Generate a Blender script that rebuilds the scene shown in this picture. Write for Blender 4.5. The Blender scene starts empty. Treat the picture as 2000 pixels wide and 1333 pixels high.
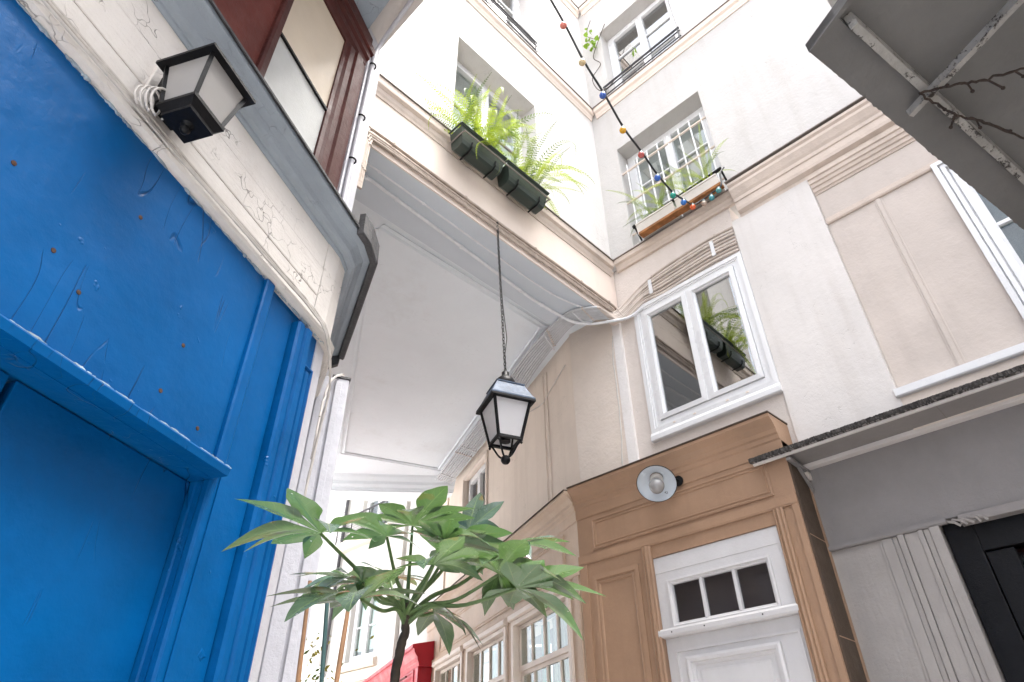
import bpy, bmesh, math, random
import numpy as np
from mathutils import Vector, Matrix
random.seed(7); rng = np.random.default_rng(7)
scene = bpy.context.scene
COL = scene.collection
R = math.radians

# ------------------------------------------------------------------ camera, light, exposure
F, PITCH, ROLL, YAW = 1256.28, R(36.305), R(-0.593), R(45.75)
def _yaw(v):
    c, s = math.cos(YAW), math.sin(YAW)
    return Vector((c*v[0]+s*v[1], -s*v[0]+c*v[1], v[2]))
_f = Vector((0, math.cos(PITCH), math.sin(PITCH))); _u = Vector((0, -math.sin(PITCH), math.cos(PITCH))); _r = Vector((1, 0, 0))
c_r = _yaw(math.cos(ROLL)*_r+math.sin(ROLL)*_u); c_u = _yaw(-math.sin(ROLL)*_r+math.cos(ROLL)*_u); c_f = _yaw(_f)
cam = bpy.data.cameras.new('camera'); cam_o = bpy.data.objects.new('camera', cam); COL.objects.link(cam_o)
cam.sensor_width = 36; cam.lens = F/2000*36; cam.clip_start = 0.02; cam.clip_end = 2000
m = Matrix((c_r, c_u, -c_f)).transposed().to_4x4(); m.translation = Vector((0, 0, 1.4)); cam_o.matrix_world = m
scene.camera = cam_o

SUN_EL, SUN_AZ = R(74), R(150)       # direction the light comes from (azimuth clockwise from +Y)
world = bpy.data.worlds.new('World'); scene.world = world; world.use_nodes = True
wn = world.node_tree; bg = wn.nodes['Background']
sky = wn.nodes.new('ShaderNodeTexSky'); sky.sky_type = 'NISHITA'; sky.sun_disc = False
sky.sun_elevation = SUN_EL; sky.sun_rotation = SUN_AZ; sky.air_density = 1.0; sky.dust_density = 4.0; sky.ozone_density = 0.8
hsv = wn.nodes.new('ShaderNodeHueSaturation'); hsv.inputs['Saturation'].default_value = .32      # overcast: the sky's blue is veiled
wn.links.new(sky.outputs[0], hsv.inputs['Color']); wn.links.new(hsv.outputs[0], bg.inputs[0]); bg.inputs[1].default_value = 0.15
sun = bpy.data.lights.new('sun', 'SUN'); sun.energy = 1.5; sun.angle = R(40); sun.color = (1, .95, .88)
sun_o = bpy.data.objects.new('sun', sun); COL.objects.link(sun_o)
sd = Vector((math.sin(SUN_AZ)*math.cos(SUN_EL), math.cos(SUN_AZ)*math.cos(SUN_EL), math.sin(SUN_EL)))
sun_o.rotation_euler = sd.to_track_quat('Z', 'Y').to_euler()
vs = scene.view_settings; vs.view_transform = 'Standard'; vs.look = 'None'; vs.gamma = 1; vs.exposure = 2.75
try: vs.use_curve_mapping = False
except Exception: pass
scene.cycles.max_bounces = 10; scene.cycles.diffuse_bounces = 7; scene.cycles.glossy_bounces = 4
scene.cycles.transparent_max_bounces = 12; scene.cycles.use_denoising = True
scene.cycles.sample_clamp_indirect = 8

# ------------------------------------------------------------------ materials
def mat(name, col, rough=.6, var=.10, vscale=2.5, bump=.15, bscale=60, streak=0., dirt=0., dirtcol=(.12, .10, .085), spec=.4,
        metal=0., chips=None, cracks=0., coarse=0., trans=0., sat=None, grain=None, scratch=False):
    M = bpy.data.materials.new(name); M.use_nodes = True
    t = M.node_tree; N = t.nodes; L = t.links; b = N['Principled BSDF']
    b.inputs['Roughness'].default_value = rough; b.inputs['Metallic'].default_value = metal
    b.inputs['Specular IOR Level'].default_value = spec
    tc = N.new('ShaderNodeTexCoord'); co = tc.outputs['Object']
    def noise(scale, detail=4, rough_=.6, vec=co):
        n = N.new('ShaderNodeTexNoise'); n.inputs['Scale'].default_value = scale; n.inputs['Detail'].default_value = detail
        n.inputs['Roughness'].default_value = rough_; L.new(vec, n.inputs['Vector']); return n.outputs['Fac']
    def ramp(v, a, c, lo=0., hi=1.):
        r = N.new('ShaderNodeMapRange'); r.inputs['From Min'].default_value = a; r.inputs['From Max'].default_value = c
        r.inputs['To Min'].default_value = lo; r.inputs['To Max'].default_value = hi; L.new(v, r.inputs['Value']); return r.outputs[0]
    def mapped(s, rot=(0, 0, 0)):
        mp = N.new('ShaderNodeMapping'); mp.inputs['Scale'].default_value = s; mp.inputs['Rotation'].default_value = rot
        L.new(co, mp.inputs['Vector']); return mp.outputs[0]
    def mix(fac, a, c, mode='MIX'):
        x = N.new('ShaderNodeMix'); x.data_type = 'RGBA'; x.blend_type = mode
        if isinstance(fac, float): x.inputs[0].default_value = fac
        else: L.new(fac, x.inputs[0])
        for s, v in ((6, a), (7, c)):
            if isinstance(v, tuple): x.inputs[s].default_value = (*v, 1)
            else: L.new(v, x.inputs[s])
        return x.outputs[2]
    def math_(op, a, c):
        x = N.new('ShaderNodeMath'); x.operation = op
        for i, v in enumerate((a, c)):
            if isinstance(v, (int, float)): x.inputs[i].default_value = v
            else: L.new(v, x.inputs[i])
        return x.outputs[0]
    dark = tuple(v*(1-var*2.2) for v in col); light = tuple(min(1, v*(1+var)) for v in col)
    c = mix(ramp(noise(vscale, 6, .65), .3, .7), dark, light)
    if streak: c = mix(ramp(noise(1, 5, .6, mapped((9, 9, .7))), .5, .78, 0, streak), c, dirtcol)
    if dirt: c = mix(ramp(noise(vscale*1.7, 8, .75), .56, .80, 0, dirt), c, dirtcol)
    h = noise(bscale, 5, .7); hs = [(h, 1.)]
    if coarse: hs.append((noise(bscale*.12, 4, .6), coarse*3))
    if grain: hs.append((noise(1, 6, .7, mapped(grain)), .9))
    if chips:
        cc, lo, sc = chips
        f = ramp(noise(sc, 9, .8), lo, lo+.015); c = mix(f, c, cc); hs.append((f, -3.))
    if scratch:
        for sc3, rot_, w_, k_ in (((5, 5, .9), (.25, .2, 0), .006, -2.), ((9, 9, 1.4), (-.2, .35, 0), .005, -2.)):
            nn = noise(1, 2, .4, mapped(sc3, rot_)); d1 = math_('ABSOLUTE', math_('SUBTRACT', nn, .5), 0)
            f = math_('MULTIPLY', ramp(d1, 0, w_, 1, 0), ramp(noise(2.6, 3), .56, .62, 0, .75)); c = mix(f, c, (.0, .022, .09)); hs.append((f, k_))
        hs.append((noise(4.5, 3, .5), 1.6)); hs.append((ramp(noise(13, 3, .6), .69, .74), .8)); hs.append((noise(1, 4, .6, mapped((16, 16, 1.6))), .35))
    if cracks:
        v = N.new('ShaderNodeTexVoronoi'); v.feature = 'DISTANCE_TO_EDGE'; v.inputs['Scale'].default_value = 9
        wv = N.new('ShaderNodeVectorMath'); wv.operation = 'ADD'; nz = N.new('ShaderNodeTexNoise'); nz.inputs['Scale'].default_value = 12
        sc_ = N.new('ShaderNodeVectorMath'); sc_.operation = 'SCALE'; sc_.inputs['Scale'].default_value = .14
        L.new(co, nz.inputs['Vector']); L.new(nz.outputs['Color'], sc_.inputs[0]); L.new(co, wv.inputs[0]); L.new(sc_.outputs[0], wv.inputs[1])
        L.new(wv.outputs[0], v.inputs['Vector'])
        f = math_('MULTIPLY', ramp(v.outputs['Distance'], .0, .012, 1, 0), ramp(noise(3.2, 4), .50, .62, 0, cracks))
        c = mix(f, c, (.10, .085, .07)); hs.append((f, -3.))
    L.new(c, b.inputs['Base Color'])
    rr = ramp(noise(vscale*3, 5), .3, .7, max(.03, rough-.1), min(1, rough+.1)); L.new(rr, b.inputs['Roughness'])
    tot = None
    for v, k in hs:
        q = math_('MULTIPLY', v, k); tot = q if tot is None else math_('ADD', tot, q)
    bp = N.new('ShaderNodeBump'); bp.inputs['Strength'].default_value = min(1, bump*2); bp.inputs['Distance'].default_value = .006
    L.new(tot, bp.inputs['Height']); L.new(bp.outputs[0], b.inputs['Normal'])
    if trans:
        tr = N.new('ShaderNodeBsdfTranslucent'); L.new(c, tr.inputs['Color']); ms = N.new('ShaderNodeMixShader')
        ms.inputs[0].default_value = trans; L.new(b.outputs[0], ms.inputs[1]); L.new(tr.outputs[0], ms.inputs[2])
        L.new(ms.outputs[0], N['Material Output'].inputs['Surface'])
    return M

def glass(name, r0=.1, tint=(.9, .95, .93), rough=.0):
    M = bpy.data.materials.new(name); M.use_nodes = True; t = M.node_tree; N = t.nodes; L = t.links
    N.remove(N['Principled BSDF']); tr = N.new('ShaderNodeBsdfTransparent'); tr.inputs[0].default_value = (*tint, 1)
    g = N.new('ShaderNodeBsdfGlossy'); g.inputs['Roughness'].default_value = rough
    lw = N.new('ShaderNodeLayerWeight'); lw.inputs[0].default_value = .5; ms = N.new('ShaderNodeMixShader')
    pw = N.new('ShaderNodeMath'); pw.operation = 'POWER'; pw.inputs[1].default_value = 4; L.new(lw.outputs['Facing'], pw.inputs[0])
    mr = N.new('ShaderNodeMapRange'); mr.inputs['To Min'].default_value = r0; L.new(pw.outputs[0], mr.inputs['Value'])
    nz = N.new('ShaderNodeTexNoise'); nz.inputs['Scale'].default_value = 3; bp = N.new('ShaderNodeBump'); bp.inputs['Strength'].default_value = .04
    tc = N.new('ShaderNodeTexCoord'); L.new(tc.outputs['Object'], nz.inputs['Vector']); L.new(nz.outputs[0], bp.inputs['Height']); L.new(bp.outputs[0], g.inputs['Normal'])
    L.new(mr.outputs[0], ms.inputs[0]); L.new(tr.outputs[0], ms.inputs[1]); L.new(g.outputs[0], ms.inputs[2])
    L.new(ms.outputs[0], N['Material Output'].inputs['Surface']); return M

WHITE = mat('white_plaster', (.57, .55, .53), .85, .045, 1.1, .3, 30, streak=.26, dirt=.26, cracks=.4, dirtcol=(.42, .36, .30), coarse=.5)
WHITER = mat('right_white_plaster', (.485, .468, .45), .85, .045, 1.1, .3, 30, streak=.26, dirt=.30, dirtcol=(.33, .29, .25), cracks=.25, coarse=.7)  # white plaster darkened in colour because this wall catches more light
CORNERW = mat('corner_white_plaster', (.74, .71, .69), .85, .03, 3, .3, 40, dirt=.12, dirtcol=(.4, .34, .3), coarse=.6)  # white plaster lightened in colour against the shade on the corner strip
PILP = mat('dusty_plaster', (.605, .575, .55), .85, .04, 1.3, .14, 30, streak=.24, dirt=.24, cracks=.25, dirtcol=(.36, .31, .27), coarse=.8)
BAYP = mat('bay_plaster', (.62, .56, .515), .85, .035, 1.6, .25, 45, streak=.12, dirt=.14, dirtcol=(.40, .31, .25), cracks=.2, coarse=.6)
PANELP = mat('panel_plaster', (.515, .455, .41), .85, .05, 1.5, .2, 28, streak=.24, dirt=.30, dirtcol=(.33, .28, .25), coarse=1.0)
ARCHP = mat('sky_tinted_soffit', (.53, .575, .625), .55, .03, 1.2, .08, 30, dirt=.08, dirtcol=(.3, .29, .28))  # blue of the sky bounce put into the soffit colour
STUCCO = mat('rough_stucco', (.68, .60, .53), .9, .03, 3, .75, 26, dirt=.05, dirtcol=(.4, .35, .3), coarse=.6)
PINKISH = mat('pinkish_plaster', (.68, .585, .515), .85, .03, 1.8, .14, 50, streak=.10, dirt=.10, dirtcol=(.42, .33, .26), coarse=.5)
LEDGE = mat('ledge_stone', (.56, .475, .41), .85, .06, 3, .3, 55, streak=.2, dirt=.30, dirtcol=(.22, .175, .14), coarse=.4)
ZINC = mat('zinc_flashing', (.22, .19, .17), .6, .12, 8, .4, 60, dirt=.5, dirtcol=(.06, .05, .05))
BEIGE = mat('beige_plaster', (.72, .625, .54), .8, .05, 1.0, .14, 40, streak=.22, dirt=.18, cracks=.25, dirtcol=(.35, .26, .2), coarse=.4)
CEIL = mat('ceiling_paint', (.755, .805, .85), .55, .035, .8, .12, 30, dirt=.30, dirtcol=(.48, .46, .44), coarse=.8, cracks=.18)  # white ceiling tinted cool, with the bluish daylight in its colour
CABLE = mat('painted_cable', (.56, .53, .50), .6, .10, 14, .1, 30, dirt=.35, dirtcol=(.2, .16, .13))
CABLEPINK = mat('dusty_cable', (.42, .35, .30), .65, .15, 14, .12, 30, dirt=.35, dirtcol=(.2, .15, .12))
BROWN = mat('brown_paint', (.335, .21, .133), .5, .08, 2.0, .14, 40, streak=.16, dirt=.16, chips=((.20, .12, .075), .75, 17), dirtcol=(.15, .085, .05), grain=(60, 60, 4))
BROWNDK = mat('dark_brown_side', (.075, .05, .033), .7, .12, 3, .4, 40, dirt=.4, dirtcol=(.05, .035, .03))  # far darker copy of the brown paint, for side board and flashings
TAN = mat('tan_painted_wood', (.50, .375, .275), .55, .07, 2.6, .3, 40, streak=.18, dirt=.22, dirtcol=(.26, .165, .11), grain=(50, 50, 4))
CREAM = mat('cream_window_paint', (.66, .575, .50), .5, .05, 4, .2, 40, dirt=.12, dirtcol=(.3, .22, .16))
BLUE = mat('blue_gloss_paint', (.0002, .086, .275), .40, .14, 1.3, .25, 9, dirt=.16, dirtcol=(.004, .035, .16), chips=((.06, .03, .02), .745, 13), coarse=.25, spec=.14, scratch=True)
BLUEEDGE = mat('chipped_pale_paint', (.35, .43, .5), .7, .2, 14, .7, 60, dirt=.5, dirtcol=(.03, .10, .27))
BOARD = mat('cracked_white_paint', (.70, .665, .63), .6, .05, 3, .35, 40, streak=.10, dirt=.22, dirtcol=(.40, .31, .24), cracks=.95, grain=(4, 4, 60))
POST = mat('sky_tinted_white_paint', (.52, .525, .57), .45, .04, 5, .35, 35, dirt=.12, dirtcol=(.35, .32, .30), chips=((.22, .19, .17), .71, 16), coarse=.5)  # bluish sky light painted into the white
CORN = mat('blue_grey_paint', (.30, .345, .395), .5, .06, 4, .3, 40, dirt=.15, dirtcol=(.15, .15, .15), cracks=.5)
LEAD = mat('dark_lead', (.055, .055, .06), .55, .2, 10, .5, 60, dirt=.4, dirtcol=(.2, .19, .18))
RED = mat('oxblood_paint', (.125, .030, .023), .55, .12, 4, .35, 40, dirt=.25, dirtcol=(.26, .15, .12), chips=((.35, .28, .25), .73, 13), grain=(40, 40, 3), spec=.15)
REDDK = mat('dark_oxblood_paint', (.070, .018, .015), .5, .12, 4, .2, 40, dirt=.2, dirtcol=(.16, .09, .07), grain=(40, 40, 3), spec=.2)
CREAMPANE = mat('cream_pane', (.66, .565, .44), .38, .04, 2, .1, 90, dirt=.12, dirtcol=(.4, .3, .2), spec=.6)
GREYPANE = mat('grey_pane', (.56, .575, .56), .45, .05, 4, .15, 90, dirt=.15, dirtcol=(.35, .34, .30), spec=.5)
BLACK = mat('black_iron', (.0045, .0045, .0055), .45, .2, 12, .15, 70, dirt=.06, dirtcol=(.02, .018, .016), spec=.22)
CABLE2 = mat('bundle_cable', (.58, .51, .455), .6, .08, 10, .08, 30, dirt=.2, dirtcol=(.25, .2, .17))
CABLE3 = mat('bundle_cable_dark', (.50, .43, .375), .6, .08, 10, .08, 30, dirt=.2, dirtcol=(.25, .2, .17))
CABLEG = mat('grey_painted_cable', (.47, .48, .50), .55, .06, 14, .08, 30, dirt=.2, dirtcol=(.25, .24, .23))
CONDUIT = mat('grey_conduit', (.70, .71, .73), .5, .06, 14, .1, 30, dirt=.2, dirtcol=(.25, .24, .23))
LANTROOF = mat('weathered_lantern_roof', (.06, .09, .14), .5, .25, 14, .2, 50, dirt=.35, dirtcol=(.16, .20, .25), spec=.3)
MILK = mat('frosted_glass', (.74, .73, .74), .35, .03, 3, .05, 60, spec=.5, trans=.35)
MILKDIM = mat('dusty_frosted_glass', (.46, .445, .43), .4, .05, 3, .05, 60, spec=.45, trans=.3)
PVC = mat('white_frame_paint', (.665, .668, .675), .32, .015, 3, .05, 40, dirt=.04, dirtcol=(.5, .46, .42))
DOORW = mat('white_door_paint', (.585, .575, .575), .45, .035, 3, .14, 40, streak=.14, dirt=.14, dirtcol=(.42, .38, .34))
GREYP = mat('grey_shop_paint', (.225, .21, .203), .6, .06, 2.4, .3, 35, streak=.12, dirt=.2, dirtcol=(.17, .145, .13), chips=((.12, .10, .09), .75, 22), coarse=.5, grain=(45, 45, 3))  # set darker than the planks, carrying the canopy's shade in the colour
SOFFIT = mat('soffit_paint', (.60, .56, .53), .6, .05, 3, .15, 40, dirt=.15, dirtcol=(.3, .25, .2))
TAR = mat('ragged_tar_edge', (.06, .054, .05), .9, .4, 60, 1.0, 90, dirt=.35, dirtcol=(.32, .30, .27))
PLANKG = mat('pale_grey_planks', (.33, .305, .285), .6, .06, 2.4, .3, 35, streak=.14, dirt=.22, dirtcol=(.19, .155, .135), chips=((.13, .105, .09), .74, 22), coarse=.5, grain=(45, 45, 3))
SOFFITDK = mat('dark_soffit_paint', (.24, .22, .21), .6, .06, 3, .15, 40, dirt=.25, dirtcol=(.2, .17, .15))  # darker copy of the soffit paint for canopy underside and fascia edge
STEEL = mat('grey_canopy_paint', (.135, .13, .122), .5, .16, 1.3, .2, 35, dirt=.25, dirtcol=(.11, .10, .09), chips=((.09, .06, .045), .72, 7), coarse=.6)
STEELRIB = mat('peeling_canopy_rib', (.30, .285, .26), .65, .15, 9, .6, 40, dirt=.3, dirtcol=(.13, .11, .1), chips=((.035, .028, .022), .56, 24))
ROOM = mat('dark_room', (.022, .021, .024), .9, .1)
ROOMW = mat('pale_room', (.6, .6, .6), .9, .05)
BLIND = mat('lilac_blind', (.33, .295, .305), .6, .06, 4, .1, 40)
WREFLECT = mat('white_sky_reflection', (.74, .74, .75), .6, .03)
TEAL = mat('teal_panel', (.045, .36, .32), .5, .08)
CURTAIN = mat('white_curtain', (.48, .5, .48), .9, .05)
REDSHOP = mat('red_gloss_paint', (.42, .012, .025), .4, .06, 2, .03, 30, spec=.35)
FARW = mat('far_white_plaster', (.50, .485, .455), .9, .03, 1, .1, 30, streak=.06, dirtcol=(.5, .45, .38))
FARSTONE = mat('far_stone', (.60, .545, .46), .9, .08, 3, .3, 30, dirt=.2, dirtcol=(.3, .25, .19))
GREENPOT = mat('dark_green_plastic', (.030, .043, .036), .35, .1, 6, .08, 40, dirt=.12, dirtcol=(.1, .1, .085))
PALEPOT = mat('pale_trough', (.62, .585, .54), .6, .06, 6, .2, 40, dirt=.2, dirtcol=(.3, .26, .22))
RUSTDK = mat('rust_spot', (.075, .035, .02), .8, .3, 16, .6, 40)
RUST = mat('rusty_board', (.30, .125, .04), .85, .3, 16, .8, 40, dirt=.5, dirtcol=(.10, .05, .03))
SOIL = mat('soil', (.04, .03, .022), .95, .2, 20, .8, 40)
TERRA = mat('terracotta', (.35, .15, .08), .8, .1)
FERN = mat('fern_frond', (.31, .40, .035), .5, .22, 9, .1, 60, trans=.45)
FERNDK = mat('dark_fern_frond', (.10, .17, .025), .5, .25, 9, .1, 60, trans=.4)
STALK = mat('green_stalk', (.10, .16, .055), .5, .15, 9, .15, 50)
BARK = mat('ringed_bark', (.065, .048, .036), .8, .25, 20, .8, 30, grain=(4, 4, 90))
BAMBOO = mat('bamboo', (.30, .165, .085), .5, .15, 10, .2, 40)
GPOLE = mat('green_blue_pole', (.05, .11, .11), .45, .1)
BLK_CORD = mat('black_cord', (.018, .02, .022), .55, .1)
TWIG = mat('brown_twig', (.035, .022, .016), .8, .3, 30, .6, 60)
GROUND = mat('stone_paving', (.62, .60, .58), .85, .12, 3, .4, 30, dirt=.2)
VINEL = mat('vine_leaf', (.20, .34, .03), .5, .2, 9, .1, 40, trans=.4)
YLEAF = mat('yellowing_leaf', (.36, .32, .06), .5, .3, 9, .1, 40, trans=.4)
ENAMEL = mat('white_enamel', (.62, .68, .74), .22, .03, 4, .03, 40, spec=.6)
BULBG = mat('pale_bulb', (.27, .265, .26), .15, .05, 4, .02, 40, spec=.7)
SHOPGL = glass('shop_glass', .06, (.75, .8, .78))
CLEAR = glass('window_glass', .09)
MIRRORY = glass('reflective_glass', .30, (.6, .62, .61))
DARKGL = glass('dim_glass', .03, (.6, .6, .62))
def leafmat():
    M = mat('fatsia_leaf', (.085, .135, .110), .20, .25, 7, .12, 30, spec=.75)
    t = M.node_tree; N = t.nodes; L = t.links; b = N['Principled BSDF']
    src = b.inputs['Base Color'].links[0].from_socket
    geo = N.new('ShaderNodeNewGeometry'); hs = N.new('ShaderNodeMix'); hs.data_type = 'RGBA'
    hs.inputs[7].default_value = (.095, .175, .08, 1); L.new(geo.outputs['Backfacing'], hs.inputs[0]); L.new(src, hs.inputs[6])
    def at_(n):
        a = N.new('ShaderNodeAttribute'); a.attribute_name = n; return a.outputs['Fac']
    def mm(op, a, c):
        x = N.new('ShaderNodeMath'); x.operation = op; x.use_clamp = False
        for i, v in enumerate((a, c)):
            if isinstance(v, (int, float)): x.inputs[i].default_value = v
            else: L.new(v, x.inputs[i])
        return x.outputs[0]
    rib, al = at_('rib'), at_('along')
    v1 = mm('LESS_THAN', rib, .05)
    wv = mm('FRACT', mm('SUBTRACT', mm('MULTIPLY', al, 9.), mm('MULTIPLY', rib, 1.4)), 0); v2 = mm('MULTIPLY', mm('LESS_THAN', wv, .09), .55)
    vein = mm('MULTIPLY', mm('MAXIMUM', v1, v2), .55)
    oi = N.new('ShaderNodeObjectInfo'); hv = N.new('ShaderNodeHueSaturation')
    L.new(mm('ADD', mm('MULTIPLY', oi.outputs['Random'], .05), .47), hv.inputs['Hue']); L.new(mm('ADD', mm('MULTIPLY', oi.outputs['Random'], .7), .65), hv.inputs['Value'])
    L.new(hs.outputs[2], hv.inputs['Color'])
    vm = N.new('ShaderNodeMix'); vm.data_type = 'RGBA'; vm.inputs[7].default_value = (.20, .27, .11, 1); L.new(vein, vm.inputs[0]); L.new(hv.outputs[0], vm.inputs[6])
    # a few browned patches
    nb = N.new('ShaderNodeTexNoise'); nb.inputs['Scale'].default_value = 11; tcb = N.new('ShaderNodeTexCoord'); L.new(tcb.outputs['Object'], nb.inputs['Vector'])
    mr = N.new('ShaderNodeMapRange'); mr.inputs['From Min'].default_value = .69; mr.inputs['From Max'].default_value = .74; mr.inputs['To Max'].default_value = .8; L.new(nb.outputs[0], mr.inputs['Value'])
    bm_ = N.new('ShaderNodeMix'); bm_.data_type = 'RGBA'; bm_.inputs[7].default_value = (.20, .13, .04, 1); L.new(mr.outputs[0], bm_.inputs[0]); L.new(vm.outputs[2], bm_.inputs[6])
    L.new(bm_.outputs[2], b.inputs['Base Color'])
    tr = N.new('ShaderNodeBsdfTranslucent'); tr.inputs['Color'].default_value = (.14, .26, .07, 1)
    ms = N.new('ShaderNodeMixShader'); ms.inputs[0].default_value = .18; L.new(b.outputs[0], ms.inputs[1]); L.new(tr.outputs[0], ms.inputs[2])
    tc = N.new('ShaderNodeTexCoord'); vo = N.new('ShaderNodeTexVoronoi'); vo.inputs['Scale'].default_value = 36; vo.inputs['Randomness'].default_value = 1
    L.new(tc.outputs['Object'], vo.inputs['Vector'])
    nz = N.new('ShaderNodeTexNoise'); nz.inputs['Scale'].default_value = 7; L.new(tc.outputs['Object'], nz.inputs['Vector'])
    m1 = N.new('ShaderNodeMath'); m1.operation = 'LESS_THAN'; m1.inputs[1].default_value = .09; L.new(vo.outputs['Distance'], m1.inputs[0])
    m2 = N.new('ShaderNodeMath'); m2.operation = 'GREATER_THAN'; m2.inputs[1].default_value = .52; L.new(nz.outputs[0], m2.inputs[0])
    m3 = N.new('ShaderNodeMath'); m3.operation = 'MULTIPLY'; L.new(m1.outputs[0], m3.inputs[0]); L.new(m2.outputs[0], m3.inputs[1])
    tp = N.new('ShaderNodeBsdfTransparent'); m4 = N.new('ShaderNodeMixShader')
    L.new(m3.outputs[0], m4.inputs[0]); L.new(ms.outputs[0], m4.inputs[1]); L.new(tp.outputs[0], m4.inputs[2])
    L.new(m4.outputs[0], N['Material Output'].inputs['Surface']); return M
LEAF = leafmat()

# ------------------------------------------------------------------ frames and mesh builder
class Fr:
    """a wall frame: u along the wall, o out of the wall towards the courtyard, z up"""
    def __init__(s, org, d, nout): s.p, s.d, s.n = Vector((*org, 0)), Vector((*d, 0)), Vector((*nout, 0))
    def __call__(s, u, o, z): return s.p+s.d*u+s.n*o+Vector((0, 0, z))
FR = Fr((3.8, 0), (0, 1), (-1, 0))                     # right-hand house
FA = Fr((0, 2.4), (1, 0), (0, -1))                     # house over the archway
_a = R(61.5); _d = (math.sin(_a), math.cos(_a)); _n = (-_d[1], _d[0])
FL = Fr((_n[0]*1.36, _n[1]*1.36), _d, (-_n[0], -_n[1]))  # blue shop
_a = R(23.); PD = (math.sin(_a), math.cos(_a)); PN = (-PD[1], PD[0])
FP = Fr((3.8, 2.95), PD, PN)                           # passage wall
FPS = Fr((3.62, 2.88), PD, PN)                         # cream shop
FF = Fr((6.0, 0), (0, 1), (-1, 0))                     # far house
FW = Fr((0, 0), (1, 0), (0, 1))                        # plain world axes: u=x, o=y

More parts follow.
